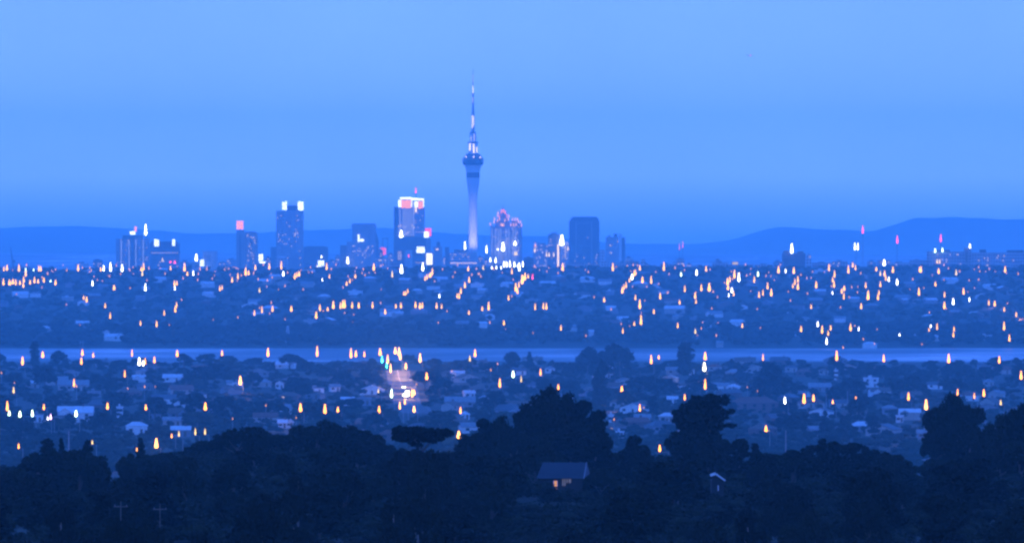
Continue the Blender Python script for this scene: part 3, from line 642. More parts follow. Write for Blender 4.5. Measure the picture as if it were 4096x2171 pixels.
def house(px, py, wpx, kind, roofm, wallm, head, rz=0.0, hf=1.0, table='near', parts=True, lit=None, dmin=1290.0, name='house', cat='house', group='houses of the near suburb', prot=True, depth=None):
    d = hit(px, py, 0.0, dmin)
    if d is None: return None
    L = wpx * d / F; x = ray(px, py)[0] * d
    L = round(L * 2) / 2; W = depth or round(min(max(L * .62, 5), 11) * 2) / 2
    H = (2.7 if L < 16 else 3.2) * hf; RH = min(2.6, W * .28)
    key = (kind, L, W, H, roofm, wallm)
    if key not in HC:
        wall, roof, win, door = house_parts(kind, L, W, H, RH)
        HC[key] = (wall.mesh('wall', [M[wallm]]), roof.mesh('roof', [M[roofm]]), win, door, H, RH, L)
    wm_, rm_, win, door, H, RH, L = HC[key]
    o = empty(name, (x, d + W/2*abs(math.cos(rz)) + L/2*abs(math.sin(rz)), gz(x, d) + .15), rz)
    link('wall', wm_, o); rf = link('roof', rm_, o)
    if parts:
        for j, (c, yy, z0, z1, ww) in enumerate(win):
            q = MB().box(c-ww/2, c+ww/2, yy-.06, yy-.003, z0, z1).build('window', E_['win2'] if (lit is not None and j == lit % max(1, len(win))) else M['glass_dark'], o)
        MB().box(door[0]-.5, door[0]+.5, yy-.06 if win else -.06, (yy-.003) if win else 0, .05, 2.1).build('door', M['door'], o)
        if kind in ('hip', 'gable', 'ell'):
            MB().box(L*.2, L*.2+.7, -.4, .4, H+RH*.5, H+RH+.9).build('chimney', M['brick_wall'], rf)
    tag(o, cat=cat, group=group); reg(o, head, px, py, table)
    if prot: PROT.append((px, py - 8, d))
    HOUSES.append((px, py, wpx, d))
    return o
HOUSES = []
RW = {'white_roof':'white','grey_roof':'grey','slate_roof':'slate','red_roof':'red','brown_roof':'brown'}
WW = {'white_wall':'white','cream_wall':'cream','brick_wall':'brick','grey_wall':'grey'}
def nm(kind, roofm, wallm, extra=''): return f'{extra}{WW[wallm]} house with {RW[roofm]} {dict(hip="hipped", gable="gabled", front="gabled", ell="cross-gabled", flat="flat")[kind]} roof'
SPEC = [  # px, base row, width px, kind, roof, wall, rz, height factor, head
 (1488,1578,95,'front','white_roof','white_wall',0,1.0,'broad white-gabled house'),
 (1262,1574,66,'flat','grey_roof','white_wall',0,1.0,'long low white shed'),
 (1338,1566,40,'gable','grey_roof','white_wall',.2,1.0,'short pale shed'),
 (918,1556,22,'gable','grey_roof','white_wall',0,1.3,'small white block'),
 (950,1557,42,'flat','grey_roof','white_wall',0,1.4,'white house lit by lamp'),
 (128,1552,50,'hip','white_roof','cream_wall',0,1,None),
 (292,1562,120,'gable','grey_roof','cream_wall',0,1,'long pale-roofed hall'),
 (375,1588,52,'flat','grey_roof','grey_wall',0,1,None),
 (555,1528,50,'ell','white_roof','white_wall',.2,1,None), (690,1528,75,'gable','white_roof','white_wall',-.1,1,None),
 (300,1690,140,'ell','white_roof','white_wall',0,1.6,'big gabled pale house'),
 (148,1690,44,'flat','grey_roof','white_wall',0,1.2,'small pale garage'),
 (478,1672,22,'flat','white_roof','white_wall',0,1.7,'narrow white wall block'),
 (545,1738,85,'hip','white_roof','white_wall',0,1.3,'white-roofed house'),
 (690,1706,75,'gable','grey_roof','cream_wall',.1,1.0,'cream house'), (722,1748,72,'gable','white_roof','grey_wall',0,1.1,'pale-eaved house'),
 (1142,1474,75,'gable','white_roof','white_wall',-.15,.9,None), (1050,1548,70,'hip','grey_roof','cream_wall',0,1,None), (1118,1556,32,'front','grey_roof','white_wall',0,1.2,None),
 (1390,1622,50,'gable','white_roof','white_wall',0,1,None), (1455,1622,60,'flat','grey_roof','grey_wall',0,1.2,None),
 (1130,1714,34,'gable','white_roof','white_wall',0,.9,'small white-roofed shed'), (1160,1712,24,'front','white_roof','white_wall',0,.9,'tiny white-roofed shed'),
 (1830,1510,55,'ell','white_roof','white_wall',0,1,None), (1875,1592,40,'gable','white_roof','white_wall',.3,1,None), (1840,1630,120,'gable','grey_roof','grey_wall',0,1,None), (1945,1612,60,'hip','grey_roof','cream_wall',0,1,None),
 (1860,1678,36,'hip','white_roof','white_wall',0,.8,None), (1560,1762,80,'hip','red_roof','brick_wall',0,1,'dim red-roofed house'),
 (2075,1500,60,'gable','slate_roof','white_wall',0,1,None), (2200,1492,40,'hip','grey_roof','white_wall',0,1,None),
 (2470,1632,60,'hip','brown_roof','cream_wall',0,1,'brown house glowing by lamp'), (2445,1688,20,'flat','white_roof','white_wall',0,1,'tiny white box shed'),
 (2570,1700,62,'gable','grey_roof','cream_wall',0,1.2,'pale two-gabled house'), (2668,1692,66,'hip','white_roof','cream_wall',0,1.1,'pale hipped house'),
 (2478,1752,36,'flat','white_roof','white_wall',0,.8,'blue-white flat roof'),
 (2700,1498,70,'gable','grey_roof','cream_wall',0,1,'long cream house'), (2760,1500,36,'flat','grey_roof','white_wall',0,1.2,None), (2690,1612,38,'gable','white_roof','white_wall',0,.8,None),
 (2880,1562,70,'gable','grey_roof','white_wall',.1,1,None), (2935,1566,46,'hip','white_roof','white_wall',-.2,1,None), (2860,1485,55,'hip','red_roof','cream_wall',0,1,None),
 (3018,1650,190,'hip','red_roof','brick_wall',0,1.4,'large terracotta-roofed house'), (3245,1634,105,'hip','red_roof','cream_wall',0,1.0,'wide terracotta-roofed house'),
 (3280,1566,85,'gable','grey_roof','grey_wall',0,1,None), (3485,1549,60,'flat','white_roof','white_wall',0,1.9,'pale square block'), (3345,1520,14,'flat','white_roof','white_wall',0,2.0,None),
 (3295,1500,40,'hip','brown_roof','cream_wall',0,1,None), (3215,1505,60,'hip','red_roof','brick_wall',0,1,None), (3165,1488,50,'hip','slate_roof','cream_wall',0,1,None),
 (3450,1732,95,'hip','white_roof','grey_wall',0,1.1,'low white-roofed house'), (3270,1745,70,'gable','grey_roof','grey_wall',.2,1.0,None),
 (3640,1680,80,'ell','white_roof','cream_wall',0,1.3,'pale gabled house'), (3560,1660,60,'hip','grey_roof','grey_wall',0,1.2,None), (3600,1690,26,'flat','white_roof','white_wall',0,1,None),
 (3728,1728,60,'front','white_roof','white_wall',0,1.2,'white house behind lamp'), (3700,1756,60,'gable','grey_roof','grey_wall',0,.9,None),
 (3778,1806,60,'gable','white_roof','white_wall',.4,1,'white low shed'), (3840,1792,30,'front','white_roof','white_wall',0,1.2,'small white gable'), (3885,1800,36,'hip','white_roof','grey_wall',0,1,None),
 (3955,1545,40,'hip','grey_roof','cream_wall',0,1,None), (3740,1556,60,'gable','slate_roof','white_wall',0,1,None),
]
for i, (px, py, w, kind, rf, wl, rz, hf, head) in enumerate(SPEC):
    house(px, py, w, kind, rf, wl, head or nm(kind, rf, wl), rz, hf)
# remaining suburb houses fill the gaps between
rr = random.Random(5)
def free_spot(px, py, w, L, gapx=.62, gapy=13):
    return all(abs(px-a) > (w+b_)*gapx or abs(py-c) > gapy for a, c, b_, _ in L)
made = 0
for _ in range(1500):
    py = rr.uniform(1452, 1760); px = rr.uniform(-40, 4140)
    if 1535 < px < 1700 and 1470 < py < 1670: continue
    d = hit(px, py)
    if d is None or d < 2540 or d > 5580: continue
    w = rr.uniform(8, 13) * F / d
    if not free_spot(px, py, w, HOUSES): continue
    kind = rr.choice(['hip','gable','hip','gable','ell','front']); rf = rr.choice(['grey_roof','slate_roof','red_roof','brown_roof','slate_roof','slate_roof','brown_roof','brown_roof']); wl = rr.choice(['cream_wall','brick_wall','grey_wall','grey_wall','cream_wall','white_wall'])
    house(px, py, w, kind, rf, wl, nm(kind, rf, wl), rr.choice([0,.25,-.3,.5,-.5,1.2]), 1.0, lit=rr.randrange(9) if rr.random() < .12 else None, prot=False); made += 1
    if made >= 95: break
# far slope: small, walls and roof only
FARH = [(80,1192,70),(140,1190,46),(270,1205,50),(330,1310,60),(430,1345,66),(455,1365,80),(180,1330,50),(280,1150,40),(640,1130,50),(830,1150,60),(1230,1150,60),(1080,1250,70),(1420,1180,60),(1560,1266,90),(1590,1270,50),
 (1620,1135,50),(1760,1180,50),(1910,1150,60),(1930,1175,44),(1850,1310,60),(1925,1312,50),(1960,1280,40),(2130,1215,60),(2190,1150,70),(2030,1150,50),(2420,1140,60),(2560,1150,70),(2440,1180,40),(2280,1325,60),(2365,1345,24),(2700,1255,90),(2460,1255,30),
 (2820,1310,60),(2950,1305,60),(2880,1390,30),(3280,1180,50),(3480,1395,60),(3200,1345,40),(3420,1210,40),(3620,1215,30),(3360,1290,50),(3730,1365,60),(3940,1362,60),(3640,1150,50),(3800,1135,70),(3960,1160,60),(4050,1180,50),(2240,1120,70),(2350,1130,60),(1700,1110,60),(1100,1120,50),(1480,1128,50)]
n0 = len(HOUSES)
for i, (px, py, w) in enumerate(FARH):
    kind = ['gable','hip','flat','gable','ell'][i % 5]; rf = ['white_roof','grey_roof','white_roof'][i % 3]; wl = ['white_wall','white_wall','cream_wall','grey_wall'][i % 4]
    house(px, py, w*.85, kind, rf, wl, nm(kind, rf, wl, 'pale '), rr.uniform(-.5,.5), 1.4, 'far', parts=False, group='houses on the far slope')
made = 0
for _ in range(900):
    py = rr.uniform(1088, 1325); px = rr.uniform(-40, 4140)
    if px < 900 and py > 1260: continue
    d = hit(px, py)
    if d is None or d < 6345: continue
    w = rr.uniform(8, 14) * F / d
    if not free_spot(px, py, w, HOUSES[n0:], .55, 9): continue
    kind = rr.choice(['hip','gable','gable','front','flat']); rf = rr.choice(['grey_roof','slate_roof','red_roof','white_roof','grey_roof','brown_roof']); wl = rr.choice(['cream_wall','white_wall','grey_wall','brick_wall'])
    house(px, py, w, kind, rf, wl, nm(kind, rf, wl), rr.uniform(-.6,.6), 1.3, 'far', parts=False, group='houses on the far slope', prot=False); made += 1
    if made >= 110: break
# ------------------------------------------------------------------ near suburb trees
def blocked(px, ptop, pbot, w, d):
    for a, b_, dd in PROT:
        if dd > d + 5 and abs(a - px) < w * .5 + 3 and ptop - 3 < b_ < pbot: return True
    return False
ntree = 0
def near_tree(px, top, base, wpx, kind, head=None, force=True):
    """tree with its foot at row base (hidden or not), its top at row top"""
    global ntree
    d = hit(px, base)
    if d is None: return
    h = (base - top) * d / F; x = ray(px, base)[0] * d
    tp = T_NEAR[kind]; k = random.randrange(len(tp)); ext = {'round':.62,'wide':1.25,'pine':.62,'conifer':.42,'column':.24,'dome':.86,'olive':.62}[kind]
    ws = wpx / (base - top) / ext
    ob = plant(tp[k], (x, d, gz(x, d) - .2), h, ws, WORD[kind][0], 'tree', head or WORD[kind][1], px, base, 'near', 'trees of the near suburb'); ntree += 1
    return ob
NT = [ # px, top, foot, width, kind
 (140,1362,1470,40,'column'),(232,1400,1478,86,'dome'),(0,1410,1470,40,'round'),(735,1412,1470,80,'dome'),(830,1412,1466,70,'round'),(905,1418,1464,70,'round'),(560,1428,1470,60,'round'),(380,1432,1476,110,'wide'),
 (480,1436,1478,80,'wide'),(640,1440,1480,80,'wide'),(1160,1410,1476,115,'wide'),(1020,1428,1470,70,'round'),(1330,1446,1485,90,'wide'),(1490,1430,1480,50,'dome'),(1735,1432,1490,80,'dome'),(1425,1446,1480,70,'round'),
 (1840,1436,1480,60,'round'),(1880,1432,1485,60,'round'),(1960,1446,1488,70,'round'),(2045,1404,1476,80,'dome'),(2118,1404,1474,44,'conifer'),(2210,1438,1480,36,'conifer'),(2250,1446,1490,70,'round'),(2300,1446,1500,60,'round'),
 (2350,1384,1500,92,'dome'),(2405,1402,1512,110,'dome'),(2480,1384,1515,90,'round'),(2350,1388,1500,92,'wide'),(2455,1366,1510,120,'wide'),(2405,1440,1625,74,'dome'),(2400,1500,1640,70,'column'),(2740,1366,1500,66,'column'),(2738,1372,1495,58,'column'),(2620,1452,1490,60,'round'),(2560,1468,1500,70,'round'),(2655,1450,1492,50,'pine'),
 (2926,1432,1500,40,'conifer'),(2875,1474,1505,50,'round'),(2975,1460,1520,50,'round'),(3085,1446,1585,118,'dome'),(3085,1500,1600,125,'dome'),(3040,1500,1600,70,'round'),(3140,1500,1600,70,'round'),(3355,1446,1500,66,'pine'),(3400,1462,1510,50,'round'),(3255,1470,1500,30,'round'),
 (3460,1446,1510,60,'round'),(3530,1458,1515,70,'round'),(3590,1462,1515,60,'round'),(3637,1456,1485,18,'conifer'),(3730,1440,1520,70,'pine'),(3800,1455,1530,70,'round'),(3860,1455,1525,60,'round'),(3690,1475,1530,60,'round'),(3940,1462,1530,60,'round'),
 (3990,1455,1520,50,'pine'),(4080,1450,1560,60,'round'),(3400,1510,1600,90,'round'),(3350,1545,1620,70,'round'),(3560,1510,1580,80,'round'),(3640,1500,1590,90,'round'),(3420,1590,1690,90,'dome'),(3300,1640,1760,60,'conifer'),(3370,1655,1770,56,'conifer'),
 (3490,1660,1760,70,'pine'),(3200,1640,1740,90,'round'),(3130,1650,1735,70,'pine'),(2800,1490,1580,90,'round'),(2570,1500,1590,110,'round'),(2660,1510,1600,100,'round'),(2500,1560,1640,60,'round'),(2610,1580,1680,60,'pine'),
 (1380,1480,1560,70,'round'),(1480,1490,1548,90,'round'),(1700,1470,1560,110,'wide'),(1760,1500,1600,80,'round'),(1010,1480,1560,90,'wide'),(1190,1500,1600,90,'round'),(860,1450,1530,90,'round'),(800,1460,1540,80,'round'),(600,1480,1560,60,'pine'),(180,1460,1560,70,'round'),(60,1480,1560,80,'wide'),
 (150,1460,1540,30,'column'),(470,1560,1640,90,'round'),(620,1580,1680,80,'round'),(780,1570,1680,90,'round'),(900,1580,1690,100,'round'),(1400,1590,1650,70,'round'),(1100,1590,1680,110,'wide'),(1250,1600,1700,100,'round'),(1330,1640,1730,80,'round'),(1500,1640,1740,110,'wide'),
 (280,1650,1720,56,'dome'),(230,1610,1680,50,'round'),(410,1645,1730,70,'round'),(620,1690,1790,70,'pine'),(90,1680,1770,90,'round'),(30,1660,1750,80,'round'),(1760,1640,1740,100,'round'),(2080,1520,1610,110,'wide'),(2180,1510,1600,90,'round'),(1980,1560,1660,90,'round'),(2280,1520,1600,80,'round'),(1930,1640,1720,60,'round'),
]
for t in NT: near_tree(*t)
rt = random.Random(11)
for _ in range(2500):
    if ntree >= 232: break
    base = rt.uniform(1462, 1840); px = rt.uniform(-40, 4140); kind = rt.choices(['round','round','olive','wide','pine','conifer','dome'], [4,2,3,2,1,1,1])[0]
    d = hit(px, base)
    if d is None or d < 1500 or d > 5545: continue
    hm = rt.uniform(4.2, 9.5); h = hm * F / d; w = h * rt.uniform(.8, 1.3) * (.5 if kind == 'conifer' else 1)
    if blocked(px, base - h, base, w, d): continue
    if 1535 < px < 1700 and 1475 < base < 1680: continue
    if any(abs(px - a) < (w + b_) * .30 and abs(base - c) < 10 for a, c, b_, _ in HOUSES): continue
    near_tree(px, base - h, base, w, kind)
# low garden growth between the houses, and the bush of the far slope: nobody could count it
def bush_mass(name, label, n, py0, py1, hmin, hmax, leaf, seed, mat, dlo, dhi, wfac=(1.0,1.9), rowbias=None, core=.85, extra=None):
    r = np.random.default_rng(seed); tm = []
    for s in range(6):
        L = [(r.uniform(-.32,.32), r.uniform(-.32,.32), r.uniform(.35,.72), .27, .27, .24) for _ in range(5)]
        tm.append(crown_from_lobes(L, 46, leaf, seed*10+s, core=core))
    Vs, Qs, o, cnt = [], [], 0, 0
    pts = list(extra or [])
    for _ in range(n * 3):
        py = r.uniform(py0, py1); pts.append((r.uniform(-120, 4220), py, r.uniform(hmin, hmax)))
    for px, py, hm in pts:
        if cnt >= n + len(extra or []): break
        d = hit(px, py)
        if d is None or d < dlo or d > dhi: continue
        h = hm * F / d; w = h * 1.1
        if blocked(px, py - h, py, w, d): continue
        if dlo < 6000 and 1535 < px < 1700 and 1470 < py < 1680: continue
        V, Q = tm[r.integers(6)]; a = r.uniform(0, 6.283); s = hm * r.uniform(*wfac); x = ray(px, py)[0] * d
        c_, s_ = math.cos(a), math.sin(a)
        W = np.stack([(V[:,0]*c_-V[:,1]*s_)*s + x, (V[:,0]*s_+V[:,1]*c_)*s + d, V[:,2]*hm + gz(x, d) - hm*.12], -1)
        Vs.append(W); Qs.append(Q + o); o += len(V); cnt += 1
    ob = link(name, np_mesh(name, np.concatenate(Vs), np.concatenate(Qs), [M[mat]])); tag(ob, label, kind='stuff'); return ob
bush_mass('shrubbery', 'low garden growth and hedges filling the near suburb', 5000, 1455, 1900, 1.8, 5.0, .12, 3, 'leaf_dark', 1380, 5480)
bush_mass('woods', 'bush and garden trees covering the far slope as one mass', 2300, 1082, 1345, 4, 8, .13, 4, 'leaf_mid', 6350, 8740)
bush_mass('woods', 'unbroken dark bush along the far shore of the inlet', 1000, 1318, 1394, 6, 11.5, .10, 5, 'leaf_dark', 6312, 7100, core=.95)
re_ = np.random.default_rng(9)
ex = [(float(x), 1078.0, float(re_.uniform(5, 10))) for x in np.arange(-60, 4160, 16)]
def ridge_trees():
    L = []; r = np.random.default_rng(12); tm = [crown_from_lobes([(r.uniform(-.3,.3), r.uniform(-.3,.3), r.uniform(.35,.7), .27, .27, .25) for _ in range(5)], 60, .12, 700+s, core=.85) for s in range(5)]
    Vs, Qs, o = [], [], 0
    for px in np.arange(-80, 4180, 13):
        d = r.uniform(8430, 8740); x = (px - 2048) / F * d; hm = r.uniform(1.5, 4.2); 
        V, Q = tm[r.integers(5)]; s = hm * r.uniform(1.1, 2.0)
        Vs.append(np.stack([V[:,0]*s+x, V[:,1]*s+d, V[:,2]*hm+gz(x, d)-.8], -1)); Qs.append(Q+o); o += len(V)
    ob = link('woods', np_mesh('woods', np.concatenate(Vs), np.concatenate(Qs), [M['leaf_mid']])); tag(ob, 'continuous tree line along the skyline ridge', kind='stuff')
ridge_trees()

# ------------------------------------------------------------------ wooded hill in front
def fore_tree(px, top, wpx, d, kind, head=None, hmax=26, tpl=None, rz=None, mirror=False):
    d = d * FS; x = (px - 2048) / F * d; z = CZ - (top - 815) * d / F; g0 = gz(x, d); h = z - g0
    if h < 1.8: return None
    ext = {'round':.62,'wide':1.25,'windswept':.80,'pine':.62,'umbrella':.68,'conifer':.42,'dome':.86}[kind]
    ws = (wpx * d / F) / (h * ext)
    tp = (tpl or T_FORE)[kind]; k = random.randrange(len(tp))
    o = plant(tp[k], (x, d, g0 - .3), h, ws, WORD[kind][0], 'tree', head or WORD[kind][1], px, top, 'fore', 'trees of the wooded hill', rz)
    return o
FT = [ # px, top row, width px, distance, kind   -- the skyline of the wood as the photo shows it
 (190,1742,150,1900,'conifer'),(245,1738,60,1850,'conifer'),(150,1790,130,1880,'round'),(225,1780,150,1820,'round'),(60,1850,150,1750,'round'),(0,1880,120,1700,'round'),(110,1840,130,1780,'pine'),(350,1745,110,1850,'conifer'),(315,1775,130,1800,'round'),(385,1800,100,1760,'round'),
 (400,1862,90,1700,'pine'),(562,1738,74,2050,'conifer'),(515,1790,90,1950,'round'),(600,1800,110,1980,'round'),(640,1830,110,1850,'round'),(655,1798,80,2150,'pine'),(700,1800,90,2150,'pine'),(505,1850,90,1800,'pine'),(745,1790,110,2150,'round'),
 (830,1748,140,2150,'round'),(885,1722,140,2150,'wide'),(950,1678,150,2100,'wide'),(1010,1690,120,2120,'round'),(1080,1708,140,2100,'wide'),(1160,1712,130,2120,'round'),(1215,1690,110,2130,'round'),(1305,1668,140,2130,'dome'),(1265,1685,100,2100,'round'),(1375,1690,120,2130,'round'),
 (1430,1702,130,2120,'round'),(1480,1722,120,2110,'round'),(1530,1762,110,2050,'round'),(1580,1800,110,1950,'round'),(1640,1800,120,1900,'pine'),(1720,1812,120,1880,'pine'),(1800,1800,130,1850,'round'),
 (1690,1680,235,1500,'umbrella'),
 (1930,1664,120,2000,'pine'),(2000,1660,130,2000,'dome'),(1890,1720,130,1960,'round'),(2090,1636,120,2000,'pine'),(2195,1548,190,2020,'dome'),(2130,1590,120,2000,'round'),(2265,1572,150,2030,'dome'),(2320,1600,120,2010,'pine'),(2390,1632,110,2000,'windswept'),(2360,1640,120,1980,'round'),
 (2060,1700,150,1940,'wide'),(2180,1690,180,1950,'wide'),(2290,1690,170,1930,'wide'),(2380,1710,120,1930,'round'),(2410,1750,100,1850,'pine'),(1950,1780,150,1850,'wide'),(2100,1790,170,1820,'wide'),(2000,1840,150,1700,'round'),
 (2535,1725,90,2000,'pine'),(2570,1760,70,1950,'round'),(2500,1790,90,1900,'pine'),(2600,1830,120,1800,'round'),(2440,1840,90,1800,'pine'),
 (2830,1568,280,1900,'windswept'),(2740,1700,140,1890,'round'),(2890,1740,130,1880,'pine'),(2800,1740,150,1850,'wide'),(2700,1820,120,1780,'round'),(2960,1750,110,1850,'pine'),(3020,1760,100,1850,'conifer'),(3060,1800,110,1800,'round'),
 (3130,1780,110,1900,'round'),(3180,1790,100,1880,'pine'),(3240,1770,90,1880,'pine'),(3290,1742,80,1950,'conifer'),(3340,1755,80,1940,'pine'),(3400,1765,90,1930,'pine'),(3460,1770,80,1920,'conifer'),(3510,1780,100,1900,'round'),(3560,1800,100,1880,'round'),(3610,1835,90,1850,'round'),
 (3815,1576,200,2080,'dome'),(3750,1620,110,2070,'round'),(3880,1610,120,2060,'round'),(3740,1815,110,1800,'round'),(3800,1830,130,1750,'round'),(3850,1820,120,1800,'round'),(3910,1790,110,1850,'round'),(3960,1690,130,1900,'dome'),(4020,1640,140,1880,'dome'),(4085,1604,150,1860,'dome'),(4000,1760,150,1800,'wide'),(4080,1740,150,1780,'round'),(3930,1850,140,1700,'round'),
]
FT += [(1655,1772,130,1440,'pine'),(1745,1782,120,1420,'round'),(1600,1790,110,1460,'pine'),(1690,1800,120,1400,'round')]
for t in FT:
    if 3100 < t[0] < 3650: t = (t[0], t[1], t[2]*1.45, t[3], t[4])
    fore_tree(*t, rz=0.0 if t[4] in ('windswept','umbrella') else None)
rf_ = random.Random(21)
SIL = [(-600,1880),(0,1890),(100,1850),(140,1770),(200,1745),(250,1750),(280,1790),(350,1750),(400,1840),(440,1890),(480,1880),(500,1800),(560,1745),(600,1800),(750,1790),(850,1740),(950,1680),(1300,1670),(1480,1730),(1550,1770),(1650,1800),(1820,1800),(1860,1740),(1900,1680),(2060,1640),(2200,1555),(2300,1590),(2420,1640),(2460,1800),(2520,1740),(2570,1760),(2640,1840),(2680,1800),(2740,1600),(2900,1580),(2940,1750),(3000,1780),(3400,1780),(3600,1840),(3690,1850),(3720,1640),(3800,1580),(3900,1620),(3960,1680),(4096,1610),(5000,1650)]
def sil(px): return float(np.interp(px, [a for a, _ in SIL], [b_ for _, b_ in SIL]))
def lowest_sil(px, w): return max(sil(px - w*.4), sil(px), sil(px + w*.4))
KEEP = [(2255,1905,135,70,1655),(2870,1905,48,30,1600),(2710,1935,22,20,1560),(1692,1930,16,120,1500),(3675,1840,30,45,9999)]
bands = [(1860,1900,17),(1730,1990,18),(1600,2060,18),(1470,2120,17),(1340,2180,15),(1230,2240,14)]
for dist, rowbase, nt_ in bands:
    W_ = 5200.0
    for i in range(nt_):
        px = -550 + W_ * (i + rf_.uniform(.1, .9)) / nt_; d = dist + rf_.uniform(-50, 50); x = (px-2048)/F*d*FS
        h = rf_.uniform(8, 14)*FS; top = rowof(gz(x, d*FS) + h, d*FS); w = h * F / (d*FS) * rf_.uniform(.75, 1.0)
        if any(abs(px - kx) < kw + w*.4 and d < kd and top < ky + kh for kx, ky, kw, kh, kd in KEEP): 
            h *= .45; top = rowof(gz(x, d*FS) + h, d*FS); w *= .6
            if any(abs(px - kx) < kw + w*.4 and d < kd and top < ky + kh for kx, ky, kw, kh, kd in KEEP): continue
        if 380 < px < 480 and top < 1890: continue
        if top < lowest_sil(px, w) + 15: top = lowest_sil(px, w) + rf_.uniform(15, 60); w *= .8
        fore_tree(px, top, w, d, rf_.choice(['round','wide','pine','dome','round']))
for a_ in ((470,2064,110,1090,'round'),(540,2075,120,1095,'round'),(610,2078,110,1090,'round'),(665,2086,100,1100,'wide'),(420,2050,120,1085,'wide')): fore_tree(*a_)
# pale trunked gums whose stems show in the dark
for px, top, d, kind in [(1190,1868,1180,'pine'),(1062,1960,1150,'round'),(1572,1965,1160,'pine'),(1672,1945,1230,'round'),(2990,2010,1150,'pine'),(240,2000,1150,'pine')]:
    fore_tree(px, top, 150, d, kind, 'pale-stemmed tree', tpl=T_PALE)
def under():
    r = np.random.default_rng(44); tm = [crown_from_lobes([(r.uniform(-.35,.35), r.uniform(-.35,.35), r.uniform(.3,.65), .28, .28, .25) for _ in range(6)], 420, .055, 900+s, core=.7) for s in range(5)]
    Vs, Qs, o = [], [], 0
    for i in range(2500):
        d = FS * r.uniform(1120, 2350); u = r.uniform(-.115, .115); x = u * d; px = 2048 + u * F
        hm = r.uniform(1.5, 3.4); s = hm * r.uniform(1.1, 1.7); top = rowof(gz(x, d) + hm, d)
        if any(abs(px - kx) < kw + s*.5*F/d and d < kd*FS and top < ky + kh for kx, ky, kw, kh, kd in KEEP): continue
        V, Q = tm[r.integers(5)]; a = r.uniform(0, 6.28); c_, s_ = math.cos(a), math.sin(a)
        Vs.append(np.stack([(V[:,0]*c_-V[:,1]*s_)*s+x, (V[:,0]*s_+V[:,1]*c_)*s+d, V[:,2]*hm+gz(x,d)-hm*.1], -1)); Qs.append(Q+o); o += len(V)
    ob = link('undergrowth', np_mesh('undergrowth', np.concatenate(Vs), np.concatenate(Qs), [M['leaf_dark']])); tag(ob, 'tangled dark undergrowth beneath the trees of the wooded hill', kind='stuff')
under()

# the tin-roofed cottage, the gabled shed and small things in the wood
def cottage():
    d = 1690.0*FS; s = d / F; p = P(2255, 1968, d); g0 = gz(p.x, d); o = empty('cottage', (p.x, d, g0))
    X = lambda px: (px - 2255) * s
    Zr = lambda row: (CZ - (row - 815) * s) - g0
    ztop, ze = Zr(1851), Zr(1912); zb = min(-1.5, Zr(1968)-1)
    a, b_ = X(2146), X(2362)
    r_ = MB(); dp = 5.5
    v = [(a,-.4,ze),(X(2335),-.4,ze),(b_,dp,ze+.3),(a+.2,dp,ze+.3),(X(2172),dp*.45,ztop),(b_-.4,dp*.45,ztop)]
    r_.add(v, [(0,1,5,4),(1,2,5),(2,3,4,5),(3,0,4),(3,2,1,0)]); rf = r_.build('roof', M['tin_roof'], o)
    MB().bar(v[1], v[5], .06).build('ridge_cap', M['grey_roof'], rf)
    MB().box(X(2160),X(2330),0,dp-.8,zb,ze-.02).build('wall', M['dark_boards'], o)
    dr = MB().box(X(2216),X(2228),-.08,-.01,Zr(1964),Zr(1922)).build('door', E_['door'], o); dr['label'] = 'doorway glowing orange'
    MB().box(X(2214),X(2216),-.1,-.02,Zr(1964),Zr(1920)).box(X(2228),X(2230),-.1,-.02,Zr(1964),Zr(1920)).build('frame', M['white_wall'], dr)
    for x0, x1, e in ((2249,2254,0),(2257,2262,0),(2266,2271,0),(2275,2284,1)):
        w_ = MB().box(X(x0),X(x1),-.08,-.01,Zr(1942) if x1 < 2264 else Zr(1930),Zr(1914)).build('window', E_['winpale'], o)
    tag(o, 'tin-roofed cottage with one orange-lit doorway, alone among the dark trees', 'cottage')
M['tin_roof'] = mat_plain('tin_roof', (.03, .036, .045), .6, .18, .5)
M['dark_boards'] = mat_plain('dark_boards', (.03, .028, .026), .85, .2, .6)
cottage()
def shed():
    d = 1620.0*FS; s = d / F; p = P(2872, 1930, d); g0 = gz(p.x, d); o = empty('shed', (p.x, d, g0), .0)
    X = lambda px: (px - 2872) * s
    Zr = lambda row: (CZ - (row - 815) * s) - g0
    ze, zt = Zr(1921), Zr(1893)
    mb = MB(); mb.box(X(2846),X(2897),.3,4,-1,ze); mb.add([(X(2846),.3,ze),(X(2897),.3,ze),(X(2862),.3,zt-.2),(X(2846),4,ze),(X(2897),4,ze),(X(2862),4,zt-.2)], [(0,1,2),(3,5,4)]); mb.build('wall', M['dark_boards'], o)
    r_ = MB(); r_.add([(X(2841),-.1,Zr(1902)),(X(2862),-.1,zt),(X(2901),-.1,ze),(X(2841),4.3,Zr(1902)),(X(2862),4.3,zt),(X(2901),4.3,ze)], [(0,1,4,3),(1,2,5,4)]); rf = r_.build('roof', M['slate_roof'], o)
    MB().bar((X(2862),-.2,zt),(X(2901),-.2,ze),.10,n=4).bar((X(2862),-.2,zt),(X(2841),-.2,Zr(1900)),.17,n=4).build('bargeboard', M['white_wall'], rf)
    MB().box(X(2871),X(2875),.2,.28,Zr(1962),Zr(1940)).build('door_post', M['white_wall'], o)
    tag(o, 'dark shed with white gable edge in the wood', 'shed')
shed()
def tank():
    d = 1580.0*FS; s = d / F; p = P(2711, 1948, d); g0 = gz(p.x, d); top = p.z + 14*s*1.6 - g0
    o = empty('water_tank', (p.x, d, g0))
    MB().lathe([(.12,0),(.12,top-.8)], 8).build('stand', M['pole'], o)
    MB().lathe([(.22,top-.8),(.27,top-.6),(.27,top-.15),(.12,top)], 12).build('tank', M['white_wall'], o)
    tag(o, 'small whitish tank on a post between the trees, left of the gabled shed', 'tank')
tank()
